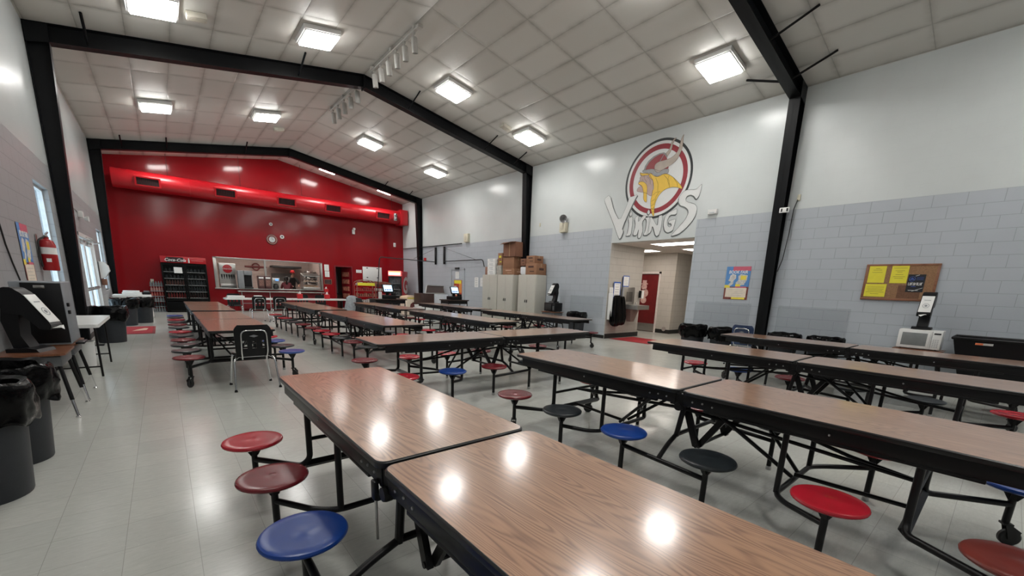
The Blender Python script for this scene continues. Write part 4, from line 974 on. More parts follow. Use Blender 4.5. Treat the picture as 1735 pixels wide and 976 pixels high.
b = MB(); b.prism([(-.0025, .03, -.135), (-.0025, -.10, -.075), (-.0025, -.10, -.081), (-.0025, .03, -.141)], (.0015, 0, 0)); b.prism([(-.0025, .02, .125), (-.0025, -.03, .147), (-.0025, -.03, .141), (-.0025, .02, .119)], (.0015, 0, 0)); b.box(-.0025, -.001, -.05, .08, -.125, -.118); b.build('white_strokes', M_PAPER, n)
# microwaves
def microwave(x, y, z, w_, h, d_, m, mw, label, keys=True):
    t = thing('microwave', label, 'microwave', (x, y, z), -PI/2)   # front faces -x : local front is -y
    MB().box(-w_/2, w_/2, -d_/2+.02, d_/2, .012, h, bev=.008).build('body', m, t)
    dr = MB().box(-w_/2, w_/2*.55, -d_/2-.015, -d_/2+.019, .015, h-.004, bev=.008).build('door', m, t)
    MB().box(-w_/2+.05, w_/2*.55-.055, -d_/2-.0165, -d_/2-.0145, .06, h-.05, bev=.0005).build('window', mw, dr)
    MB().box(w_/2*.55-.035, w_/2*.55-.018, -d_/2-.035, -d_/2-.014, .05, h-.04, bev=.005).build('handle', m, dr)
    p = MB().box(w_/2*.55+.003, w_/2, -d_/2-.015, -d_/2+.019, .015, h-.004, bev=.008).build('control_panel', m, t)
    MB().box(w_/2*.62, w_/2-.02, -d_/2-.0165, -d_/2-.014, h-.06, h-.035).build('display', M_INK, p)
    b = MB()
    for i in range(3):
        for j in range(5): b.box(w_/2*.62+i*.026, w_/2*.62+i*.026+.018, -d_/2-.0165, -d_/2-.014, .05+j*.028, .068+j*.028)
    b.build('buttons', mat('key grey', (.5, .5, .5), .5) if keys else M_PLGREY, p)
    b = MB()
    for sx_ in (-1, 1):
        for sy_ in (-1, 1): b.lathe([(.001, 0), (.014, 0), (.016, .012)], (sx_*(w_/2-.05), sy_*(d_/2-.06), 0), 10)
    b.build('feet', M_PLBLACK, t); return t
microwave(9.76, .91, .657, .53, .32, .36, M_PLWHITE, mat('grey microwave window', (.22, .23, .23), .25), 'white microwave on the desk below the cork board')
microwave(9.78, 9.64, .702, .48, .285, .34, M_PLBLACK, M_INK, 'black microwave on the desk right of the putty cabinets', False)
# black tilt bin
t = thing('plastic_cart', 'large black plastic cart with an orange label right of the white microwave', 'cart', (9.66, -.15, 0))
b = MB(); pr = [(-.22, -.50, .22), (.22, -.50, .22), (.22, .50, .22), (-.22, .50, .22)]; top = [(-.36, -.66, .90), (.32, -.66, .90), (.32, .66, .90), (-.36, .66, .90)]
vs = [b.bm.verts.new(p) for p in pr]; vt = [b.bm.verts.new(p) for p in top]; vi = [b.bm.verts.new((p[0]*.93, p[1]*.96, .90)) for p in top]; vb = [b.bm.verts.new((p[0]*.9, p[1]*.94, .26)) for p in pr]
b.bm.faces.new(vs[::-1]); b.bm.faces.new(vb)
for k in range(4):
    j = (k+1) % 4
    for A, B_ in ((vs, vt), (vt, vi), (vi, vb)): b.bm.faces.new((A[k], A[j], B_[j], B_[k]))
b.build('tub', M_PLBLACK, t)
b = MB(); b.tube([(-.37, -.67, .91), (.33, -.67, .91), (.33, .67, .91), (-.37, .67, .91), (-.37, -.67, .91)], .022, 8); b.build('rim', M_PLBLACK, t)
b = MB(); b.box(-.368, -.352, .24, .42, .83, .86); b.build('label_strip', mat('silver label', (.5, .48, .46), .4), t); MB().box(-.370, -.353, .34, .42, .832, .858).build('orange_label', mat('orange label', (.75, .16, .05), .5), t)
for y in (-.4, .4):
    MB().lathe([(.001, -.02), (.08, -.02), (.10, -.012), (.10, .012), (.08, .02), (.001, .02)], (.0, y, .10), 20, 'x').build('wheel', M_RUBBER, t)
    MB().box(-.03, .03, y-.02, y+.02, .1, .24).build('wheel_bracket', M_STEEL, t)
# cabinets
def cabinet(y0, y1, label, x0=9.67, h=1.87):
    t = thing('storage_cabinet', label, 'cabinet', ((x0+XR-.03)/2, (y0+y1)/2, 0)); hx = (XR-.03-x0)/2; hy = (y1-y0)/2-.004
    MB().box(-hx+.02, hx, -hy, hy, .04, h, bev=.004).box(-hx+.03, hx-.01, -hy+.01, hy-.01, 0, .04).build('carcass', M_BEIGEMETAL, t)
    for s in (-1, 1):
        ya, yb = (-hy+.012, -.002) if s < 0 else (.002, hy-.012)
        dr = MB().box(-hx, -hx+.019, ya, yb, .06, h-.02, bev=.004).build('door', M_BEIGEMETAL, t)
        b = MB(); yh = s*.045; b.box(-hx-.006, -hx, yh-.016, yh+.016, .93, 1.03, bev=.003); b.tube([(-hx-.006, yh, 1.0), (-hx-.03, yh, 1.0), (-hx-.03, yh, .93)], .007, 8); b.build('handle', M_INK, dr)
    return t
cabinet(12.55, 13.50, 'tall putty storage cabinet, leftmost of three')
cabinet(11.62, 12.54, 'tall putty storage cabinet, middle of three')
cabinet(10.42, 11.34, 'tall putty storage cabinet, rightmost, right of the steel post')
# boxes on the cabinets
def carton(x, y, z, sx_, sy_, sz, m, label, flaps=False, stripe=None, group=None, rz=0, marks=True):
    t = thing('cardboard_box' if m is not M_PAPER else 'white_box', label, 'box', (x, y, z), rz, group)
    if flaps:
        b = MB(); th = .006
        for q in ((-sx_/2, sx_/2, -sy_/2, -sy_/2+th, 0, sz), (-sx_/2, sx_/2, sy_/2-th, sy_/2, 0, sz), (-sx_/2, -sx_/2+th, -sy_/2, sy_/2, 0, sz), (sx_/2-th, sx_/2, -sy_/2, sy_/2, 0, sz), (-sx_/2, sx_/2, -sy_/2, sy_/2, 0, th)): b.box(*q)
        b.build('box_body', m, t)
        MB().prism([(-sx_/2, sy_/2, sz), (sx_/2, sy_/2, sz), (sx_/2, sy_/2+.16, sz-.04), (-sx_/2, sy_/2+.16, sz-.04)], (0, 0, .006)).build('flap', m, t)
        MB().prism([(-sx_/2, -sy_/2, sz), (-sx_/2, sy_/2, sz), (-sx_/2-.18, sy_/2-.02, sz-.09), (-sx_/2-.18, -sy_/2+.08, sz-.02)], (0, 0, .006)).build('flap', m, t)
    else:
        MB().box(-sx_/2, sx_/2, -sy_/2, sy_/2, 0, sz, bev=.004).build('box_body', m, t)
    b = MB(); b.box(-.025, .025, -sy_/2-.001, sy_/2+.001, sz*.7, sz+.001) if not flaps else b.box(-sx_/2-.0012, -sx_/2, -.02, .02, .01, sz-.01)
    b.build('tape', mat('packing tape', (.42, .27, .15), .35), t)
    if marks:
        b = MB(); b.box(-sx_/2-.0015, -sx_/2, -sy_*.25, sy_*.25, sz*.62, sz*.78); b.box(-sx_/2-.0015, -sx_/2, -sy_*.3, sy_*.1, sz*.25, sz*.33); b.box(-sx_*.2, sx_*.25, -sy_/2-.0015, -sy_/2, sz*.4, sz*.6)
        b.build('printing', stripe or mat('box print', (.07, .03, .02), .7), t)
    return t
H_ = 1.872; gx = 9.92
gp = mat('pale grey print', (.4, .42, .45), .6)
for k in range(4): carton(gx-.05, 13.02, H_+k*.147, .30, .46, .145, M_PAPER, ['lowest', 'second lowest', 'second highest', 'topmost'][k]+' white box in the stack on the left cabinet', stripe=gp)
carton(gx, 13.38, H_, .28, .20, .30, mat('faded brown carton', (.33, .17, .12), .8), 'small faded brown box at the left end of the cabinet tops', marks=False)
carton(gx-.02, 12.56, H_, .30, .26, .34, mat('dusty clear crate', (.42, .41, .37), .5, var=.3), 'dusty greyish box between the white stack and the brown cartons', marks=False)
carton(gx-.02, 12.56, H_+.342, .22, .26, .44, M_CARD, 'upright brown box with a yellow strip on the dusty grey box', stripe=M_YELLOW)
carton(gx, 11.95, H_, .42, .66, .215, M_CARD, 'flat wide brown carton at the bottom of the tallest stack', stripe=mat('tan print', (.55, .35, .25), .8))
carton(gx, 11.97, H_+.217, .42, .64, .405, M_CARD, 'brown carton in the middle of the tallest stack', marks=False)
carton(gx-.02, 11.88, H_+.624, .46, .70, .50, M_CARD2, 'open brown carton with flaps on top of the tallest stack', flaps=True, marks=False)
t = thing('plastic_bag', 'white folded plastic bag on the right cabinet', 'bag', (gx-.02, 11.19, H_))
b = MB(); b.box(-.16, .16, -.15, .15, 0, .27, bev=.05)
for v in b.bm.verts: v.co += Vector(noise.noise_vector(v.co*9))*.014; v.co.z = max(v.co.z, 0.001)
b.build('bag_body', mat('white film', (.75, .76, .78), .3, bump=.3), t)
carton(gx-.05, 11.2, H_+.30, .26, .26, .24, M_CARD2, 'small brown carton on the white bag')
carton(gx, 10.72, H_, .46, .54, .37, M_CARD, 'large brown carton at the right end of the cabinet tops')
carton(gx-.03, 10.76, H_+.372, .40, .42, .25, M_CARD, 'brown carton stacked on the large one at the right end')
# black bags hung at the fountain corner
t = thing('bin_bag', 'black plastic bags covering a fixture at the left side of the hall opening', 'bag', (10.52, 7.62, .38))
b = MB()
def bagfn(a, i, r, h): return r*(1+.13*math.sin(7*a+h*3)+.07*math.sin(13*a+1+h*5)), h
pf = [(.001, 0), (.08, .005), (.17, .05), (.21, .15), (.215, .3), (.19, .5), (.16, .7), (.13, .85), (.10, .92), (.001, .93)]
b.lathe(pf, (-.10, 0, 0), 64, fn=bagfn); b.lathe([(r*.9, h*.95+.02) for r, h in pf], (.13, -.01, 0), 64, fn=bagfn)
for v in b.bm.verts: v.co.y *= .62; v.co += Vector(noise.noise_vector(v.co*7))*.012; v.co.y = min(v.co.y, .17)
b.build('bag_body', M_BAG, t)
MB().box(-.31, -.28, .02, .17, .2, .98, bev=.005).build('white_edge', M_PLWHITE, t)
# bottle filling fountain
t = thing('drinking_fountain', 'stainless drinking fountain with bottle filler in the hall mouth', 'drinking fountain', (11.2, 7.8, .0))
MB().box(-.37, .18, -.12, 0, 1.04, 1.56, bev=.01).build('filler_panel', M_STEEL, t); MB().box(-.25, .06, -.125, -.119, 1.12, 1.42, bev=.002).build('filler_alcove', mat('dark steel', (.16, .15, .14), .35, .7), t)
b = MB(); b.prism([(-.26, 0, 1.03), (.52, 0, 1.03), (.52, -.46, 1.02), (-.10, -.46, 1.02)], (0, 0, -.13)); b.build('basin', M_STEEL, t)
MB().tube([(.3, -.1, 1.02), (.3, -.1, 1.08), (.26, -.16, 1.10)], .012).build('spout', M_CHROME, t)
b = MB(); b.prism([(-.05, 0, .9), (.45, 0, .9), (.2, 0, .5), (.05, 0, .5)], (0, -.16, 0)); b.build('shadow_wedge', mat('brownish painted shade', (.24, .17, .15), .5), t)  # brownish wedge paints the shadow below the basin
def wall_notice_y(x0, x1, z0, z1, y, label, border=None, name='wall_notice', m=None, lines=6):
    n = thing(name, label, 'notice', ((x0+x1)/2, y, (z0+z1)/2)); hx, hz = (x1-x0)/2, (z1-z0)/2
    if border: MB().box(-hx, hx, -.003, 0, -hz, hz).build('border', border, n, False); s_ = .85
    else: s_ = 1
    MB().box(-hx*s_, hx*s_, -.005, -.001, -hz*s_, hz*s_).build('sheet', m or M_PAPER, n, False)
    if lines:
        b = MB()
        for k in range(lines): z = hz*(.7-1.4*k/(lines-1)); b.box(-hx*.6, hx*(.6-.15*(k % 2)), -.006, -.005, z-hz*.02, z+hz*.02)
        b.build('print_lines', mat('grey print', (.25, .26, .27), .6), n, False)
    return n
wall_notice_y(10.44, 10.78, 1.18, 1.70, 7.80, 'blue bordered notice behind the black bags', M_BLUE); wall_notice_y(10.88, 11.19, 1.57, 1.90, 7.80, 'blue bordered notice above the drinking fountain', M_BLUE)
wall_notice_y(10.24, 10.42, 1.2, 1.53, 7.80, 'plain white notice left of the blue bordered ones')
t = thing('soap_dispenser', 'white and black hand sanitiser dispenser beside the hall door', 'dispenser', (11.85, 7.8, 1.22))
MB().box(-.06, .07, -.11, 0, 0, .26, bev=.02).build('cover', M_PLWHITE, t); MB().box(-.075, -.058, -.10, 0, .02, .25, bev=.008).build('side_panel', M_PLBLACK, t)
# speakers etc on the wall
def box_on_wall(y, z, w_, h, d_, m, label, name, cat): 
    t = thing(name, label, cat, (XR, y, z)); MB().box(-d_, -.001, -w_/2, w_/2, -h/2, h/2, bev=.01).build('housing', m, t); return t
cream = mat('cream plastic', (.64, .60, .47), .5)
t = box_on_wall(15.35, 3.40, .30, .34, .12, cream, 'cream wall speaker above the grey paint line near the far door', 'wall_speaker', 'speaker'); MB().lathe([(.001, -.124), (.08, -.124), (.09, -.119)], (0, 0, 0), 24, 'x').build('grille', mat('cream grille', (.55, .51, .40), .6), t)
t = box_on_wall(9.72, 3.36, .26, .30, .14, cream, 'cream wall speaker with a horn on top left of the mural', 'wall_speaker', 'speaker'); MB().lathe([(.001, -.144), (.07, -.144), (.08, -.139)], (0, 0, 0), 24, 'x').build('grille', MATS['cream grille'], t)
h = MB(); h.lathe([(.02, 0), (.03, -.06), (.10, -.16), (.125, -.18), (.12, -.18), (.09, -.15), (.001, -.05)], (-.04, 0, 0), 28, 'x'); hb = h.build('horn', mat('chrome grey horn', (.30, .30, .30), .3, .6), t, loc=(-.05, .1, .25)); hb.rotation_euler = (0, 0, .9); MB().lathe([(.05, -.03), (.05, .06), (.001, .07)], (-.0, 0, 0), 20, 'x').build('horn_driver', M_STEEL, t, loc=(-.04, -.03, .25))
t = box_on_wall(4.95, 3.33, .22, .11, .08, M_PLWHITE, 'white motion sensor box on the paint line right of the mural', 'wall_sensor', 'sensor'); MB().box(-.085, -.079, -.06, .06, -.04, -.01).build('lens', mat('pale lens', (.5, .52, .54), .3), t)
t = thing('fire_alarm_tag', 'small white device with dark windows fixed on the nearest steel post', 'sensor', (9.935, 3.36, 3.16)); MB().box(-.03, .0, -.09, .09, -.05, .05, bev=.01).build('housing', M_PLWHITE, t)
b = MB(); b.box(-.032, -.029, -.07, -.04, -.03, .03); b.box(-.032, -.029, .03, .06, -.03, .03); b.build('dark_windows', M_INK, t)
t = box_on_wall(3.22, 3.42, .06, .12, .03, cream, 'small cream wall box right of the nearest steel post with a dangling cable', 'junction_box', 'junction box')
tag(MB().tube([(XR-.03, 3.23, 3.38), (XR-.04, 3.27, 3.2), (XR-.05, 3.28, 2.7), (XR-.1, 3.3, 2.2), (XR-.16, 3.34, 1.95)], .009, 8).build('power_cable', M_RUBBER), 'black cable running from the cream box to the nearest steel post', 'cable')
box_on_wall(10.9, 3.55, .05, .12, .03, cream, 'small cream junction box just right of the middle steel post', 'junction_box', 'junction box')
# far grey door in right wall
t = thing('door_3', 'grey painted door in the right wall behind the second cash register', 'door', (XR, 16.1, 0)); t['kind'] = 'structure'
gd = mat('grey door paint', (.40, .43, .47), .4)
MB().box(-.02, -.002, -.5, .5, .02, 2.08, bev=.003).build('door_leaf', gd, t); b = MB()
for y in (-.56, .51): b.box(-.035, -.001, y, y+.05, 0, 2.14)
b.box(-.035, -.001, -.56, .56, 2.09, 2.15); b.build('door_frame', gd, t)
MB().box(-.08, -.036, -.16, .16, 2.12, 2.2, bev=.006).build('door_closer', M_INK, t)
b = MB()
for z in (.3, 1.0, 1.8): b.box(-.026, -.019, .46, .49, z-.06, z+.06)
b.build('door_hinges', M_STEEL, t)
def wall_notice_x(y0, y1, z0, z1, label, m=None, x=XR-.023, name='wall_notice', lines=5):
    n = thing(name, label, 'notice', (x, (y0+y1)/2, (z0+z1)/2)); hy, hz = (y1-y0)/2, (z1-z0)/2
    MB().box(-.003, 0, -hy, hy, -hz, hz).build('sheet', m or M_PAPER, n, False)
    if lines:
        b = MB()
        for k in range(lines): z = hz*(.7-1.4*k/(lines-1)); b.box(-.004, -.003, -hy*.6, hy*.6, z-hz*.03, z+hz*.03)
        b.build('print_lines', mat('grey print', (.25, .26, .27), .6), n, False)
    return n
wall_notice_x(16.0, 16.28, 1.72, 2.02, 'white sheet taped to the far grey door')
n = wall_notice_x(15.75, 16.4, .75, 1.66, 'red and yellow snack poster on the far grey door', mat('snack poster red', (.45, .05, .03), .5, var=.4, scale=12), lines=0)
for q, m_ in (((-.28, .3, .30, .44), M_YELLOW), ((-.3, -.1, -.1, .3), mat('poster orange', (.75, .30, .08), .5)), ((.1, .3, -.2, .2), mat('poster cream', (.8, .7, .58), .5)), ((-.1, .1, -.4, -.2), mat('poster orange', (.7, .3, .1), .5))): MB().box(-.0055, -.003, *q).build('colour_patch', m_, n)
wall_notice_x(14.53, 14.80, 1.38, 1.78, 'white paper on the wall left of the cabinets, left of two', x=XR-.001); wall_notice_x(14.10, 14.38, 1.42, 1.77, 'white paper on the wall left of the cabinets, right of two', x=XR-.001)
# conduit and swing arms
def pipe(pts, r, label, name='wall_pipe', cat='pipe', rd=.05): return tag(MB().tube(pts, r, 8, round_=rd).build(name, M_TUBE), label, cat)
pipe([(XR-.05, 21.5, 3.23), (XR-.05, 15.75, 3.20)], .02, 'thin black pipe running along the paint line to the far corner')
pipe([(XR-.06, 18.0, 3.14), (XR-.06, 18.0, 2.36)], .05, 'black upright pivot post on the wall, left of two', 'pivot_post', 'post')
pipe([(XR-.06, 17.2, 3.14), (XR-.06, 17.2, 2.36)], .05, 'black upright pivot post on the wall, right of two', 'pivot_post', 'post')
pipe([(XR-.12, 17.95, 2.47), (5.95, 14.5, 2.30), (5.83, 14.5, .93)], .017, 'black swing arm reaching out over the left cash register', 'swing_arm', 'swing arm', .15)
pipe([(XR-.13, 17.15, 2.48), (XR-.13, 14.05, 2.48), (XR-.13, 13.95, 2.2)], .02, 'black swing arm folded along the wall above the far grey door', 'swing_arm', 'swing arm', .12)
pipe([(XR-.06, 18.0, 3.08), (8.2, 16.4, 2.45)], .006, 'thin stay wire of the left swing arm', 'stay_wire', 'wire'); pipe([(XR-.06, 17.2, 3.08), (XR-.13, 14.6, 2.50)], .006, 'thin stay wire of the right swing arm', 'stay_wire', 'wire')
t = box_on_wall(19.1, 2.62, .16, .16, .06, mat('alarm red', (.5, .02, .02), .4), 'small red fire alarm box on the far right wall', 'fire_alarm', 'alarm')
# ================================================================ RED WALL THINGS
def red(x, z): return rw(x, z)
# wall clock
t = thing('wall_clock', 'round wall clock on the red wall above the serving hatch', 'clock', (3.96, YR, 3.115))
MB().lathe([(.001, -.045), (.17, -.045), (.215, -.04), (.225, -.02), (.225, -.001), (.001, -.001)], (0, 0, 0), 40, 'y').build('clock_rim', mat('maroon clock rim', (.14, .03, .03), .35), t)
MB().lathe([(.001, -.05), (.115, -.05), (.12, -.046)], (0, 0, 0), 36, 'y').build('clock_face', M_PLGREY if 0 else mat('pale clock face', (.55, .58, .58), .4), t)
MB().lathe([(.175, -.047), (.19, -.047), (.19, -.043), (.175, -.043)], (0, 0, 0), 36, 'y').build('gold_ring', mat('tan ring', (.55, .36, .28), .4), t)
b = MB(); b.box(-.006, .006, -.055, -.051, 0, .11); b.box(0, .07, -.055, -.051, -.006, .006); b.build('hands', M_INK, t)
def spot(x, z, r, label, m=M_PLWHITE, name='wall_sensor'):
    t = thing(name, label, 'sensor', (x, YR, z)); MB().lathe([(.001, -.05), (r*.8, -.05), (r, -.03), (r, -.001)], (0, 0, 0), 20, 'y').build('cover', m, t); MB().lathe([(.001, -.055), (r*.35, -.055), (r*.4, -.049)], (0, 0, 0), 16, 'y').build('centre', M_INK, t)
spot(3.965, 3.76, .07, 'small round white sensor on the red wall above the clock'); spot(4.37, 3.27, .085, 'small round white sensor on the red wall right of the clock')
t = thing('wall_camera', 'white camera bracket on the red wall right of the clock', 'camera', (7.55, YR, 3.83)); MB().box(-.06, .06, -.12, -.001, -.12, .10, bev=.02).build('bracket', M_PLWHITE, t); MB().lathe([(.001, -.22), (.05, -.22), (.06, -.2), (.06, -.12)], (0, 0, .12), 16, 'y').build('camera_head', M_PLWHITE, t)
t = thing('light_switch', 'pale wall outlet plate low on the red wall left of the bottle cases', 'outlet', (-.29, YR, 1.17)); MB().box(-.05, .05, -.012, -.001, -.07, .07, bev=.004).build('plate', cream, t); MB().box(-.012, .012, -.017, -.012, -.03, .03).build('toggle', M_PLWHITE, t)
t = thing('wall_sensor', 'white rectangular detector high on the red wall at right', 'sensor', (9.7, YR, 3.40)); MB().box(-.06, .06, -.05, -.001, -.1, .1, bev=.01).build('cover', M_PLWHITE, t); MB().box(-.02, .02, -.056, -.049, -.02, .02).build('lens', M_PLGREY, t)
wall_notice_y(7.62, 7.9, 1.87, 2.02, YR-.001, 'small white sign on the red wall right of the doorway', lines=3)
wall_notice_y(6.10, 6.31, 1.89, 2.18, YR-.001, 'white notice right of the hatch, upper of two'); wall_notice_y(6.11, 6.32, 1.60, 1.87, YR-.001, 'white notice right of the hatch, lower of two')
n = wall_notice_y(6.06, 6.41, 1.25, 1.49, YR-.001, 'dark plaque below the two white notices', mat('bronze border', (.25, .10, .06), .4), m=mat('dark plaque', (.05, .015, .015), .4), lines=4)
t = thing('menu_board', 'large white panel with dark corner clips on the red wall', 'board', (8.45, YR, 1.83)); MB().box(-.5, .5, -.02, -.001, -.36, .36, bev=.004).build('panel', M_PLWHITE, t)
b = MB()
for x in (-.27, .27):
    for z in (-.17, .30): b.box(x-.04, x+.04, -.026, -.02, z-.022, z+.022)
b.build('clips', M_INK, t)
# doorway in the red wall (with a view into the store behind)
t = thing('door_4', 'open red doorway beside the serving hatch', 'door', ((DX0+DX1)/2, YR, 0)); t['kind'] = 'structure'; hx = (DX1-DX0)/2
b = MB(); rdf = mat('dark red frame paint', (.20, .006, .012), .35)
for x in (-hx-.06, hx): b.box(x, x+.06, -.03, .2, 0, DZ)
b.box(-hx-.06, hx+.06, -.03, .2, DZ, DZ+.06); b.build('door_frame', rdf, t)
b = MB(); b.box(0, .04, 0, .68, .01, DZ-.02); lf = b.build('door_leaf', rdf, t, loc=(hx-.04, .02, 0)); lf.rotation_euler = (0, 0, .35)
b = MB()
for z in (.6, .95, 1.3, 1.65): b.box(-.02, -.001, .1, .6, z, z+.22)
b.build('coloured_papers', mat('mixed papers', (.40, .14, .09), .7, var=.8, scale=16), lf)
t = thing('steel_rack', 'grey cupboard seen through the red doorway', 'rack', (6.95, YR+1.6, 0)); MB().box(-.5, .5, -.25, .25, 0, .72, bev=.01).build('counter', mat('brown cupboard', (.12, .06, .05), .5), t); MB().box(-.5, .5, -.25, .25, .72, .8, bev=.004).build('worktop', M_INK, t); MB().box(-.45, .2, -.1, .25, .8, 1.9, bev=.004).build('upper_case', M_PLGREY, t)
# serving hatch frame, sill and counter
t = thing('serving_hatch', 'stainless frame and ledge of the serving hatch in the red wall', 'serving hatch', ((HX0+HX1)/2, YR, HZ0)); hx = (HX1-HX0)/2; hh = HZ1-HZ0
b = MB(); b.box(-hx, -hx+.11, -.03, .22, 0, hh, bev=.004); b.box(hx-.08, hx, -.03, .22, 0, hh, bev=.004); b.box(-hx, hx, -.03, .22, hh-.04, hh, bev=.004); b.box(-hx-.03, hx+.03, -.10, .24, -.05, 0, bev=.004)
b.box(-.29, -.22, .0, .1, 0, hh-.04); b.build('frame', M_STEEL, t)
t = thing('serving_counter', 'long stainless tray ledge in front of the serving hatch', 'counter', (4.15, YR-.42, 0))
MB().box(-1.72, 1.72, -.22, .22, .83, .87, bev=.006).build('ledge', M_STEEL, t)
b = MB()
for x in (-1.6, -.55, .55, 1.6): b.tube([(x, -.16, 0), (x, -.16, .83)], .02, 8)
b.tube([(-1.6, -.16, .35), (1.6, -.16, .35)], .015, 8); b.build('legs', M_STEEL, t)
MB().box(-1.68, 1.68, .16, .2, .10, .82).build('back_panel', mat('deep red panel', (.20, .002, .006), .5), t)
# soda fountain in the hatch
t = thing('soda_fountain', 'stainless soda fountain with a round red logo in the left of the hatch', 'soda fountain', (2.22, YR+.42, HZ0)); w_ = .30
b = MB(); b.box(-w_, w_, -.12, .3, .0, .16, bev=.01); b.box(-w_, w_, .02, .3, .16, .56, bev=.01); b.box(-w_, w_, -.14, .3, .56, 1.02, bev=.012); b.build('body', M_STEEL, t)
b = MB()
for k in range(6): b.box(-.24+k*.088, -.20+k*.088, -.13, -.05, .44, .56, bev=.004); b.tube([(-.22+k*.088, -.09, .44), (-.22+k*.088, -.09, .37)], .012, 8)
b.build('taps', M_PLBLACK, t)
s = MB().lathe([(.001, -.155), (.165, -.155), (.175, -.148), (.175, -.141)], (0, 0, .79), 40, 'y').build('logo_disc', mat('logo red', (.50, .01, .02), .35), t)
text('logo_script', 'Coca-Cola', .085, M_PAPER, s, frame_mx((0, -.157, .79), (1, 0, 0), (0, 0, 1)), .001, shear=.35, bold=.001)
MB().box(-w_+.03, w_-.03, -.2, -.12, .0, .03).build('drip_tray', M_INK, t)
# things on the ledge
t = thing('drink_dispenser', 'grey and black tall drinks machine on the left of the hatch ledge', 'drinks machine', (2.78, YR-.12, HZ0)); b = MB(); b.box(-.27, -.06, -.2, .2, 0, .74, bev=.01); b.box(-.06, .27, -.02, .2, 0, .74, bev=.01); b.build('body', M_PLGREY, t)
MB().box(-.05, .26, -.2, -.02, .56, .74, bev=.01).build('head', M_PLGREY, t); MB().box(-.05, .26, -.2, -.02, 0, .05, bev=.006).build('drip_tray', M_INK, t); MB().box(-.04, .24, -.03, -.021, .06, .55).build('front_panel', M_PLBLACK, t)
for q, (x, l) in enumerate(((3.36, 'left'), (3.62, 'right'))):
    t = thing('juice_dispenser', '%s of two narrow dark dispensers on the hatch ledge' % l, 'dispenser', (x, YR-.1, HZ0)); MB().box(-.11, .11, -.2, .15, 0, .55, bev=.01).build('body', mat('dark brown dispenser', (.08, .03, .03), .4), t)
    MB().box(-.09, .09, -.206, -.199, .1, .38).build('front_label', mat('label browns', (.20, .10, .08), .5, var=.6, scale=20), t); MB().box(-.09, .09, -.206, -.199, .43, .5).build('top_label', M_PAPER, t)
t = thing('coffee_maker', 'coffee maker with a small blue display on the hatch ledge', 'coffee maker', (3.93, YR-.1, HZ0)); MB().box(-.15, .15, -.02, .16, 0, .48, bev=.01).build('body', M_STEEL, t); MB().box(-.15, .15, -.2, -.02, .26, .48, bev=.01).build('head', M_STEEL, t); MB().lathe([(.001, 0), (.10, 0), (.12, .1), (.08, .2), (.06, .22)], (0, -.1, .0), 24).build('carafe', M_INK, t)
MB().box(-.02, .10, -.206, -.199, .36, .44).build('display', emit('blue display', (.1, .3, 1), 1.2), t)
t = thing('food_warmer', 'glass fronted food warmer at the right end of the hatch ledge', 'food warmer', (5.4, YR-.16, HZ0))
b = MB()
for x in (-.36, .34):
    for y in (-.2, .2): b.box(x, x+.02, y-.01, y+.01, 0, .72 if y > 0 else .6)
b.box(-.37, .37, -.22, .22, 0, .12, bev=.006); b.prism([(-.37, -.22, .6), (-.37, .22, .72), (-.37, .22, .75), (-.37, -.22, .63)], (.74, 0, 0)); b.box(-.36, .36, -.2, .2, .34, .355); b.build('frame', M_STEEL, t)
MB().box(-.35, .35, -.215, -.21, .12, .6).build('glass_front', M_PANE, t, False)
b = MB()
for k in range(5):
    b.lathe([(.001, 0), (.06, .0), (.07, .03), (.05, .07), (.001, .08)], (-.26+k*.13, -.05, .356), 12)
b.build('wrapped_food', mat('pale food wrap', (.65, .48, .38), .6, var=.3), t)
MB().box(-.3, .3, -.12, .12, .125, .2, bev=.02).build('food_tray', mat('food tan', (.55, .35, .22), .6, var=.4), t)
def dispenser_small(x, y, z, label, col): 
    t = thing('napkin_holder', label, 'napkin holder', (x, y, z)); MB().box(-.09, .09, -.07, .07, 0, .17, bev=.01).build('holder', col, t); b = MB(); b.prism([(-.05, 0, .17), (.05, 0, .17), (.03, .01, .27), (-.02, -.01, .25)], (0, .01, 0)); b.build('napkin', M_PAPER, t)
dispenser_small(5.98, YR-.5, .871, 'red napkin holder at the right end of the tray ledge', M_REDPL)
# kitchen fittings
t = thing('kitchen_sign', 'dark bar and round sign on the kitchen wall', 'sign', (3.75, YR+3.38, 1.98)); MB().box(-.48, .48, -.03, 0, -.045, .045, bev=.004).build('bar', mat('maroon sign', (.16, .03, .03), .4), t); MB().lathe([(.13, -.045), (.19, -.045), (.19, -.031), (.13, -.031)], (0, 0, 0), 28, 'y').build('ring', MATS['maroon sign'], t)
t = thing('oven_hood', 'dark oven and hood at the back of the kitchen', 'oven', (5.0, YR+2.9, 0)); MB().box(-.6, .3, -.35, .35, 0, .9, bev=.01).build('base', M_STEEL, t); MB().box(-.6, .3, .1, .35, .9, 1.7).build('splashback', mat('dark steel', (.16, .15, .14), .35, .7), t); MB().box(-.65, .7, -.35, .35, 1.98, 2.08, bev=.01).build('hood', M_INK, t)
t = thing('kitchen_rack', 'dark shelf rack at the right back of the kitchen', 'rack', (6.0, YR+2.2, 0)); b = MB()
for z in (.5, .9, 1.2, 1.5, 1.8): b.box(-.22, .22, -.3, .3, z, z+.03)
for x in (-.2, .2):
    for y in (-.28, .28): b.tube([(x, y, 0), (x, y, 1.9)], .014, 6)
b.build('frame', M_STEEL, t)
for z in (.93, 1.23, 1.53): MB().box(-.2, .2, -.28, .2, z, z+.2, bev=.02).build('trays', M_INK, t)
t = thing('prep_table', 'stainless prep table behind the hatch with white food pans', 'table', (4.5, YR+1.4, 0)); MB().box(-1.2, 1.2, -.3, .3, .86, .9, bev=.005).build('tabletop', M_STEEL, t)
b = MB()
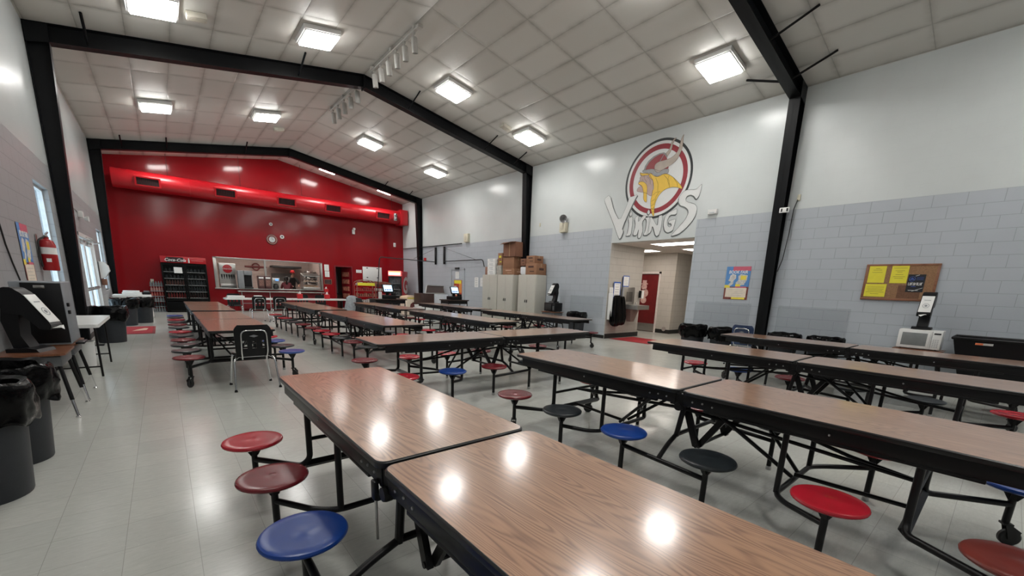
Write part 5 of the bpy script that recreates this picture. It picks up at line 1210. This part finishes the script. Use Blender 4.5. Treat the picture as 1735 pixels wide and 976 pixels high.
for x in (-1.1, 1.1):
    for y in (-.25, .25): b.tube([(x, y, 0), (x, y, .86)], .02, 8)
b.build('legs', M_STEEL, t)
for k, x in enumerate((-.45, -.1)): tag(MB().box(4.5+x-.13, 4.5+x+.13, YR+1.25, YR+1.5, .901, 1.25+k*.07, bev=.01).build('food_container', M_PLWHITE), ['left', 'right'][k]+' white food container on the kitchen prep table', 'container')
# ================================================================ PEOPLE in the kitchen
def person(loc, rz, label, shirt, skin, hair, pants, hat=None, ponytail=False, H=1.62, lean=.12, reach=.28):
    t = thing('person', label, 'person', loc, rz)
    k = H/1.7
    # skeleton facing +y
    J = {}; E_ = []; Rr = {}
    def j(n, p, r): J[n] = Vector(p)*k; Rr[n] = (r[0]*k, r[1]*k) if isinstance(r, tuple) else (r*k, r*k)
    j('pel', (0, 0, .93), (.15, .11)); j('waist', (0, .01, 1.08), (.13, .10)); j('chest', (0, .03+lean*.3, 1.28), (.155, .11)); j('neckb', (0, .04+lean*.5, 1.42), (.075, .06)); j('neck', (0, .05+lean*.6, 1.49), .062); j('head0', (0, .065+lean*.7, 1.56), (.07, .085)); j('head1', (0, .06+lean*.7, 1.65), (.075, .09))
    for s, n in ((-1, 'l'), (1, 'r')):
        j('sh'+n, (s*.17, .03+lean*.45, 1.38), .06); j('el'+n, (s*.25, .10+lean, 1.12), .042); j('wr'+n, (s*.17, .20+reach, 1.04), .028); j('pa'+n, (s*.15, .27+reach, 1.03), (.036, .018))
        j('hip'+n, (s*.09, 0, .86), (.085, .09)); j('kn'+n, (s*.10, .02, .48), .058); j('an'+n, (s*.10, -.02, .08), .038); j('to'+n, (s*.11, .14, .035), (.045, .03))
        E_ += [('chest', 'sh'+n), ('sh'+n, 'el'+n), ('el'+n, 'wr'+n), ('wr'+n, 'pa'+n), ('pel', 'hip'+n), ('hip'+n, 'kn'+n), ('kn'+n, 'an'+n), ('an'+n, 'to'+n)]
        for f, (dx, dl, rr_) in enumerate(((-.026, .058, .008), (-.009, .068, .0085), (.009, .064, .008), (.026, .05, .0075))):
            a = 'f%d%s' % (f, n); j(a+'a', (s*.15+dx, .285+reach, 1.03), rr_*1.1); j(a+'b', (s*.15+dx*1.1, .285+reach+dl*.6, 1.024), rr_); j(a+'c', (s*.15+dx*1.1, .285+reach+dl, 1.0), rr_*.85); E_ += [('pa'+n, a+'a'), (a+'a', a+'b'), (a+'b', a+'c')]
        a = 'th'+n; j(a+'a', (s*.15-s*.035, .25+reach, 1.025), .010); j(a+'b', (s*.15-s*.055, .29+reach, 1.01), .009); E_ += [('pa'+n, a+'a'), (a+'a', a+'b')]
    E_ += [('pel', 'waist'), ('waist', 'chest'), ('chest', 'neckb'), ('neckb', 'neck'), ('neck', 'head0'), ('head0', 'head1')]
    def skin_mesh(name, keys, m, grow=0, parent=t, root='pel'):
        bm = bmesh.new(); lay = bm.verts.layers.skin.verify(); V = {}
        for n in keys:
            sh = .72 if (grow == 0 and n in ('pel', 'waist', 'chest', 'shl', 'shr', 'ell', 'elr', 'hipl', 'hipr', 'knl', 'knr')) else 1
            v = bm.verts.new(J[n]); V[n] = v; v[lay].radius = (Rr[n][0]*sh+grow, Rr[n][1]*sh+grow); v[lay].use_root = (n == root)
        for a, c in E_:
            if a in V and c in V: bm.edges.new((V[a], V[c]))
        me = bpy.data.meshes.new(name); bm.to_mesh(me); bm.free(); me.materials.append(m)
        o = bpy.data.objects.new(name, me); COL.objects.link(o); o.parent = parent
        mo = o.modifiers.new('skin', 'SKIN'); mo.use_smooth_shade = True; o.modifiers.new('sub', 'SUBSURF').levels = 2; o.modifiers['sub'].render_levels = 2; return o
    body = skin_mesh('body', list(J), skin)
    skin_mesh('shirt', ['pel', 'waist', 'chest', 'neckb', 'shl', 'shr', 'ell', 'elr'], shirt, .022*k, t, 'chest')
    skin_mesh('trousers', ['waist', 'pel', 'hipl', 'hipr', 'knl', 'knr', 'anl', 'anr'], pants, .008*k)
    hc = (J['head0']+J['head1'])/2
    b = MB(); b.lathe([(.001, -.10), (.06, -.10), (.094, -.05), (.102, .02), (.088, .08), (.05, .115), (.001, .125)], (hc.x, hc.y-.018, hc.z+.02), 28)
    for v in b.bm.verts:
        if v.co.y > hc.y+.045: v.co.y = hc.y+.045+(v.co.y-hc.y-.045)*.2 if v.co.z < hc.z+.06 else v.co.y
    b.build('hair', hair, t)
    if ponytail: MB().tube([(0, hc.y-.10, hc.z+.04), (0, hc.y-.15, hc.z-.04), (.01, hc.y-.14, hc.z-.2), (.0, hc.y-.11, hc.z-.33)], [.03, .045, .04, .012], 12).build('ponytail', hair, t)
    # face
    b = MB(); b.lathe([(.001, -.01), (.012, 0), (.008, .02), (.001, .04)], (0, hc.y+.092, hc.z-.012), 8); b.build('nose', skin, t)
    b = MB()
    for s in (-1, 1): b.lathe([(.001, -.006), (.008, -.004), (.009, .004), (.001, .006)], (s*.03, hc.y+.085, hc.z+.012), 10)
    b.build('eyes', M_INK, t); MB().box(-.022, .022, hc.y+.08, hc.y+.092, hc.z-.056, hc.z-.048).build('mouth', mat('lip', (.30, .08, .07), .5), t)
    b = MB()
    for s in (-1, 1): b.lathe([(.001, -.028), (.012, -.015), (.014, .01), (.001, .026)], (s*.086, hc.y, hc.z-.005), 10)
    b.build('ears', skin, t)
    if hat:
        b = MB(); b.lathe([(.101, .03), (.105, .05), (.10, .12), (.06, .155), (.001, .16)], (0, hc.y, hc.z+.01), 28); b.prism([(-.07, hc.y+.07, hc.z+.045), (.07, hc.y+.07, hc.z+.045), (.05, hc.y+.17, hc.z+.04), (-.05, hc.y+.17, hc.z+.04)], (0, 0, .008)); b.build('cap', hat, t)
    return t
sk = mat('warm skin', (.45, .25, .18), .5, var=.05); hairm = mat('dark hair', (.015, .009, .008), .6, bump=.5)
person((4.5, YR+.45, 0), -.15, 'person with dark tied hair in a red patterned shirt leaning at the serving hatch', mat('red patterned shirt', (.16, .03, .04), .8, var=.8, scale=60), sk, hairm, M_INK, ponytail=True, H=1.50)
person((5.08, YR+2.1, 0), PI+.2, 'person in a red cap and black shirt facing the hatch in the kitchen', M_INK, sk, hairm, M_INK, hat=M_REDPL, H=1.80, reach=.1)
# ================================================================ DRINKS COOLER on the left
bot_cols = [mat('cola bottle', (.03, .008, .007), .3, spec=.2), mat('red label bottle', (.18, .012, .012), .35, spec=.2), mat('clear bottle', (.16, .17, .175), .3), mat('orange bottle', (.10, .035, .025), .3, spec=.2), mat('grey bottle', (.025, .028, .03), .3, spec=.2)]
def bottle_row(n, w_, h, depth=2):
    b = MB()
    for k in range(n):
        for dpt in range(depth):
            x = -w_/2+(k+.5)*w_/n; b.lathe([(.001, 0), (.03, 0), (.031, h*.6), (.014, h*.85), (.014, h), (.001, h)], (x, dpt*.075, 0), 8)
    return b
M_COOL = mat('matt black cooler', (.004, .004, .004), .5, spec=.1)
t = thing('drinks_cooler', 'black two door drinks cooler with a red header left of the serving hatch', 'cooler', (.73, 21.14, 0)); hx = .70
b = MB(); b.box(-hx, hx, .28, .36, .0, 2.08, bev=.004); b.box(-hx, -hx+.05, -.2, .28, 0, 2.08, bev=.004); b.box(hx-.05, hx, -.2, .28, 0, 2.08, bev=.004); b.box(-hx+.05, hx-.05, -.2, .28, 0, .42, bev=.006); b.box(-hx+.05, hx-.05, -.2, .28, 1.86, 2.08); b.build('cabinet', M_COOL, t)
hd = MB().box(-hx, hx, -.27, -.2, 1.88, 2.12, bev=.012).build('header', mat('glossy red header', (.42, .010, .016), .25), t)
text('logo_script', 'Coca-Cola', .15, M_PAPER, hd, frame_mx((-.26, -.275, 1.985), (1, 0, 0), (0, 0, 1)), .002, shear=.35, bold=.002)
MB().box(.24, .62, -.273, -.270, 1.983, 1.993).build('slogan_line', mat('pale pink print', (.6, .25, .25), .5), hd); MB().box(.0, .10, -.273, -.270, 1.986, 1.992).build('slogan_line', MATS['pale pink print'], hd); MB().box(-.52, .0, -.2735, -.2705, 1.90, 2.09).build('dark_patch', mat('dark header glass', (.03, .006, .008), .3), hd); MB().lathe([(.001, -.09), (.022, -.09), (.024, 0), (.012, .05), (.012, .08), (.001, .08)], (.16, -.273, 1.99), 12).build('bottle_mark', M_PAPER, hd)
for s in (-1, 1):
    x0, x1 = (-hx, -.004) if s < 0 else (.004, hx)
    b = MB(); 
    for q in ((x0, x0+.05, .44, 1.85), (x1-.05, x1, .44, 1.85), (x0+.05, x1-.05, .44, .50), (x0+.05, x1-.05, 1.79, 1.85)): b.box(q[0], q[1], -.26, -.205, q[2], q[3], bev=.004)
    dr = b.build('door', M_COOL, t); MB().box(x0+.05, x1-.05, -.24, -.234, .50, 1.79).build('pane', M_PANE, dr, False)
    MB().box(-.04*s-.012 if s > 0 else .0-.045, (.045 if s > 0 else -.02), -.285, -.262, .9, 1.4, bev=.004).build('handle', M_PLGREY, dr) if False else None
for i, z in enumerate((.56, .80, 1.05, 1.30, 1.55)):
    MB().box(-hx+.05, hx-.05, -.17, .27, z-.02, z, bev=.002).build('shelf', mat('white wire shelf', (.40, .40, .39), .4), t)
    for sd in (-1, 1):
        cols = [bot_cols[1], bot_cols[4], bot_cols[3], bot_cols[4], bot_cols[4]]
        o = bottle_row(7 if i < 3 else 5, .58, .19 if i < 3 else .13, 2).build('bottle_row', cols[i] if sd < 0 else [bot_cols[0], bot_cols[4], bot_cols[4], bot_cols[4], bot_cols[4]][i], t, loc=(sd*.33, -.11, z))
MB().box(-.33, -.04 if 0 else -.02-.06, -.262, -.26, 1.50, 1.72).build('taped_sheet', M_PAPER, t)
MB().box(-hx+.09, hx-.09, .2, .27, .44, 1.84).build('inner_back', M_COOL, t)
b = MB(); b.prism([(-.05, -.206, .26), (.05, -.206, .26), (0, -.206, .30)], (0, .005, 0)); b.build('badge', M_PLGREY, t)
for k in range(5): MB().box(-hx+.12, hx-.12, -.204, -.199, .05+k*.03, .06+k*.03).build('grille_bar', M_INK, t) if k == 0 else None
# right cooler, turned in the corner
t = thing('drinks_cooler', 'narrow cooler with a big white G on its red side in the far right corner', 'cooler', (9.42, 20.62, 0), -math.radians(50)); hx = .37
b = MB(); b.box(-hx, hx, .24, .32, 0, 1.84, bev=.004); b.box(-hx, -hx+.04, -.3, .24, 0, 1.84); b.box(-hx+.04, hx-.04, -.3, .24, 0, .35); b.box(-hx+.04, hx-.04, -.3, .24, 1.8, 1.84); b.build('cabinet', M_PLGREY, t)
sp_ = MB().box(hx-.04, hx, -.3, .34, 0, 2.02, bev=.008).build('side_panel', mat('red side graphic', (.42, .012, .02), .35), t)
text('side_letter', 'G', 1.15, mat('pale grey letter', (.58, .55, .52), .5), sp_, frame_mx((hx+.001, .02, 1.28), (0, 1, 0), (0, 0, 1)), .003, shear=.1, sx=.68, bold=.03)
hd = MB().box(-hx, hx-.045, -.36, -.3, 1.78, 2.03, bev=.01).build('header', emit('lit cooler header', (1, .22, .20), .8), t)
MB().box(-hx+.04, hx-.08, -.365, -.361, 1.83, 1.95).build('white_panel', emit('lit white panel', (1, .86, .80), 1.2), hd); MB().box(-hx+.04, hx-.08, -.365, -.361, 1.952, 1.99).build('yellow_strip', emit('lit yellow strip', (1, .78, .15), 1.0), hd)
b = MB()
for q in ((-hx, -hx+.05, .35, 1.76), (hx-.09, hx-.045, .35, 1.76), (-hx+.05, hx-.09, .35, .40), (-hx+.05, hx-.09, 1.71, 1.76)): b.box(q[0], q[1], -.34, -.305, q[2], q[3], bev=.003)
dr = b.build('door', M_PLBLACK, t); MB().box(-hx+.05, hx-.09, -.325, -.32, .40, 1.71).build('pane', M_PANE, dr, False)
for i, z in enumerate((.5, .82, 1.12, 1.42)):
    MB().box(-hx+.05, hx-.05, -.28, .22, z-.02, z).build('shelf', MATS['white wire shelf'], t); bottle_row(6, .55, .2, 1).build('bottle_row', [bot_cols[4], bot_cols[2], bot_cols[4], bot_cols[2]][i], t, loc=(-.02, -.2, z))
MB().box(-hx+.05, hx-.05, .18, .235, .4, 1.8).build('inner_back', mat('lit inner back', (.45, .48, .5), .5), t)
# stacked bottle cases
for k in range(6):
    t = thing('bottle_case', ['bottom', 'second from the bottom', 'third from the bottom', 'third from the top', 'second from the top', 'topmost'][k]+' shrink wrapped bottle case in the stack left of the cooler', 'bottle case', (-.185, 21.2, k*.195), group='stacked bottle cases')
    MB().box(-.2, .2, -.14, .14, 0.001, .03, bev=.003).build('tray', M_PLGREY, t)
    b = MB()
    for i in range(5):
        for jx in range(3): b.lathe([(.001, 0), (.034, 0), (.036, .11), (.016, .15), (.016, .185), (.001, .185)], (-.155+i*.078, -.1+jx*.08, .008), 10)
    b.build('bottles', [bot_cols[2], bot_cols[4], bot_cols[2], mat('red cap bottles', (.30, .06, .05), .25), mat('pinkish bottles', (.40, .20, .18), .2), bot_cols[2]][k], t)
# chest freezer by the left bins
t = thing('chest_freezer', 'white chest freezer at the far left with boxes on top', 'freezer', (-.80, 18.35, 0)); MB().box(-.44, .47, -.3, .3, 0.02, .66, bev=.02).build('body', M_PLWHITE, t); MB().box(-.45, .48, -.31, .31, .665, .76, bev=.02).build('lid', M_PLWHITE, t)
tag(MB().box(-1.02, -.55, 18.1, 18.5, .762, .83, bev=.01).build('white_box', M_PAPER), 'flat white box on the left chest freezer', 'box')
tag(MB().box(-1.0, -.60, 18.15, 18.45, .832, .88, bev=.01).build('white_box', M_PAPER), 'smaller white tray stacked on the flat white box on the freezer', 'box')
t = thing('label_printer', 'black small device on the right end of the left chest freezer', 'device', (-.44, 18.3, .762)); MB().box(-.1, .1, -.1, .1, 0, .08, bev=.01).build('body', M_PLBLACK, t); MB().box(-.06, .08, -.08, .08, .08, .12, bev=.01).build('tray', M_PLGREY, t)
# long white tables before the hatch
folding_table(1.55, 3.55, 16.75, 17.4, .73, 'white folding table in front of the hatch, left of the joined pair')
folding_table(3.57, 5.57, 16.75, 17.4, .73, 'white folding table in front of the hatch, right of the joined pair')
for k, z in enumerate((.731, .772)): tag(MB().box(1.62+k*.03, 2.12, 16.85, 17.25, z, z+.039, bev=.008).build('food_tray', M_PLWHITE), ['lower', 'upper'][k]+' white tray on the left end of the white tables', 'tray')
t = thing('napkin_stack', 'fanned stack of white napkins on the white tables', 'napkins', (2.55, 17.1, .731)); b = MB()
for k in range(8): b.box(-.10, .10, -.08, .08, k*.012, k*.012+.010, rot=Matrix.Rotation(k*.09, 4, 'Z'))
b.build('napkins', M_PAPER, t)
dispenser_small(3.9, 17.1, .731, 'red napkin holder at the middle of the white tables', M_REDPL); dispenser_small(4.85, 17.05, .731, 'red napkin holder right of centre on the white tables', M_REDPL)
# grey jacket on chair
t = thing('jacket', 'grey and black jacket draped over the chair at the end of the white tables', 'jacket', (5.45, 16.05, .55))
b = MB(); b.lathe([(.001, .36), (.10, .35), (.19, .28), (.23, .12), (.25, -.05), (.26, -.2), (.24, -.22), (.001, -.1)], (0, 0, 0), 40, fn=lambda a, i, r, h: (r*(1+.10*math.sin(5*a+i)+.05*math.sin(11*a)), h))
for v in b.bm.verts: v.co.y *= .62
b.mi = 0; jk = b.build('jacket_body', mat('heather grey cloth', (.30, .32, .34), .9, var=.2), t)
b = MB(); b.lathe([(.001, .28), (.12, .26), (.18, .1), (.2, -.15), (.22, -.33), (.2, -.35), (.001, -.3)], (.22, -.05, 0), 32, fn=lambda a, i, r, h: (r*(1+.12*math.sin(4*a+i)), h))
for v in b.bm.verts: v.co.y *= .7
b.build('black_sleeves', mat('black cloth', (.015, .015, .018), .9), t)
# backpack/patterned item on floor
t = thing('backpack', 'grey patterned bag on the floor beside the snack racks', 'bag', (6.35, 16.6, 0)); b = MB(); b.box(-.2, .2, -.14, .14, 0, .5, bev=.09); b.build('bag_body', mat('grey patterned cloth', (.16, .16, .15), .9, var=.9, scale=22), t); MB().box(-.14, .14, -.19, -.13, .05, .28, bev=.03).build('front_pocket', MATS['grey patterned cloth'], t); MB().tube([(-.06, 0, .49), (0, 0, .56), (.06, 0, .49)], .012, 8).build('handle', M_INK, t)
# snack racks
def snack_rack(x0, x1, y, h, label, hdr):
    t = thing('snack_rack', label, 'rack', ((x0+x1)/2, y, 0)); hx = (x1-x0)/2
    b = MB()
    for s in (-1, 1):
        for yy in (-.18, .18): b.tube([(s*hx, yy, 0), (s*hx, yy, h-.12)], .012, 6)
    for yy in (-.18, .18): b.tube([(-hx, yy, h-.12), (-hx*.6, yy, h-.03), (0, yy, h), (hx*.6, yy, h-.03), (hx, yy, h-.12)], .014, 6, round_=.1)
    b.build('frame', mat('tan rack wire', (.30, .16, .12), .5), t)
    for i, z in enumerate((.22, .48, .76, 1.02, 1.26)):
        if z > h-.2: continue
        sh = MB().box(-hx, hx, -.18, .18, z, z+.015).build('shelf', MATS['tan rack wire'], t)
        rnd = random.Random(i+int(x0*10)); b = MB()
        for k in range(9):
            xx = -hx+.06+k*(2*hx-.12)/8; b.box(xx-.03, xx+.03, -.16, .1, z+.016, z+.10+rnd.random()*.06, bev=.012)
        b.build('snack_packets', [mat('red packets', (.35, .04, .04), .4, var=.7, scale=18), mat('pale packets', (.55, .50, .48), .4, var=.5, scale=18), mat('brown packets', (.30, .10, .07), .4, var=.8, scale=18)][(i+hdr) % 3], sh)
    MB().box(-hx+.03, hx-.03, -.20, -.19, h-.26, h-.13).build('header_strip', M_YELLOW if hdr == 0 else mat('dark header', (.10, .02, .02), .5), t)
    return t
snack_rack(6.86, 7.72, 19.6, 1.52, 'wire snack rack with a yellow header strip left of the register', 0)
snack_rack(7.86, 8.66, 19.9, 1.46, 'arched snack rack behind the left cash register', 1)
# cash register stations
def register(x, y, label, lab2, w_=.6):
    d = thing('register_desk', lab2, 'desk', (x, y, 0)); MB().box(-w_, w_, -.32, .32, .82, .86, bev=.005).build('desktop', mat('dark desk laminate', (.03, .015, .012), .35), d)
    b = MB()
    for s in (-1, 1):
        for yy in (-.27, .27): b.tube([(s*(w_-.06), yy, 0), (s*(w_-.06), yy, .82)], .018, 8)
    b.build('legs', M_TUBE, d); MB().box(-w_+.05, w_-.05, -.28, .28, .70, .815).build('drawer_box', M_PLBLACK, d)
    t = thing('cash_register', label, 'cash register', (x, y, .862))
    MB().box(-.24, .24, -.2, .2, 0, .13, bev=.01).build('cash_drawer', M_PLBLACK, t); MB().box(-.05, .05, .0, .08, .13, .30, bev=.01).build('screen_stand', M_PLBLACK, t)
    sc = MB().box(-.21, .21, -.02, .02, -.15, .15, bev=.012).build('touch_screen', M_PLBLACK, t, loc=(0, -.02, .36)); sc.rotation_euler = (-.35, 0, .15)
    MB().box(-.17, .17, -.024, -.019, -.11, .12).build('display', emit('register display', (.55, .75, 1), 1.1), sc)
    b = MB()
    for i in range(4): b.box(-.13+i*.07, -.09+i*.07, -.0255, -.024, -.08, -.03)
    b.build('display_buttons', mat('display blue', (.02, .08, .5), .4), sc)
    MB().box(.12, .24, -.18, .0, .13, .22, bev=.01).build('receipt_printer', M_PLBLACK, t)
    return t
register(6.25, 14.6, 'black cash register with a lit screen on the left register desk', 'dark desk under the left cash register')
register(8.98, 14.45, 'black cash register with a lit screen before the far grey door', 'dark desk under the right cash register', .5)
t = thing('towel_roll', 'white paper roll standing left of the left cash register', 'paper roll', (5.93, 14.5, .862)); MB().lathe([(.02, 0), (.06, 0), (.062, .01), (.062, .24), (.02, .24)], (0, 0, 0), 24).build('roll', M_PAPER, t); MB().lathe([(.001, 0), (.012, 0), (.012, .27), (.001, .28)], (0, 0, 0), 10).build('core_rod', M_STEEL, t)
# ice cream freezer and chest group at far right
t = thing('ice_cream_freezer', 'cream ice cream freezer with a yellow rim and brown picture', 'freezer', (8.75, 17.9, 0)); b = MB(); b.box(-.34, .34, -.35, .35, 0.02, .74, bev=.02); b.build('body', mat('cream enamel', (.72, .62, .50), .4), t)
b = MB(); b.prism([(-.35, -.36, .74), (.35, -.36, .74), (.35, -.36, .84), (.0, -.36, .90), (-.28, -.36, .86), (-.35, -.36, .80)], (0, .72, 0)); b.build('lid', mat('cream enamel top', (.72, .55, .38), .4), t); MB().box(-.3, .3, -.365, -.355, .76, .80).build('yellow_rim', M_YELLOW, t)
b = MB(); b.prism([(-.2, -.352, .35), (.2, -.352, .35), (.16, -.352, .52), (.05, -.352, .60), (-.05, -.352, .60), (-.16, -.352, .52)], (0, -.004, 0)); b.build('brown_picture', mat('chocolate brown print', (.12, .03, .03), .5), t)
t = thing('serving_cart', 'white serving cart with a dark brown front panel and slanted glass case', 'cart', (9.42, 17.1, 0)); MB().box(-.02, .72, -.25, .45, .05, 1.0, bev=.01).build('white_side', mat('cool white enamel', (.62, .66, .70), .4), t); MB().box(-.68, -.03, -.30, .4, .40, 1.02, bev=.01).build('brown_panel', mat('dark brown wood panel', (.045, .022, .018), .5, var=.4, scale=20), t)
MB().box(-.75, .1, -.42, .4, .05, .395, bev=.02).build('white_base', M_PLWHITE, t)
b = MB(); b.prism([(-.40, -.2, 1.03), (.56, -.2, 1.03), (.66, .1, 1.36), (-.18, .1, 1.36)], (0, .02, .0)); b.build('slanted_panel', mat('dark tinted glass', (.07, .05, .045), .15), t)
b = MB(); b.tube([(-.42, -.21, 1.03), (.58, -.21, 1.03), (.68, .09, 1.37), (-.19, .09, 1.37), (-.42, -.21, 1.03)], .025, 6); b.tube([(.68, .09, 1.37), (.70, .2, 1.25), (.70, .3, 1.03)], .015, 6); b.build('case_frame', M_STEEL, t)
t = thing('white_bin', 'low white chest between the ice cream freezer and the tables', 'chest', (8.6, 15.9, 0)); MB().box(-.5, .5, -.3, .3, .02, .52, bev=.02).build('body', M_PLWHITE, t); MB().box(-.51, .51, -.31, .31, .525, .58, bev=.015).build('lid', M_PLWHITE, t)
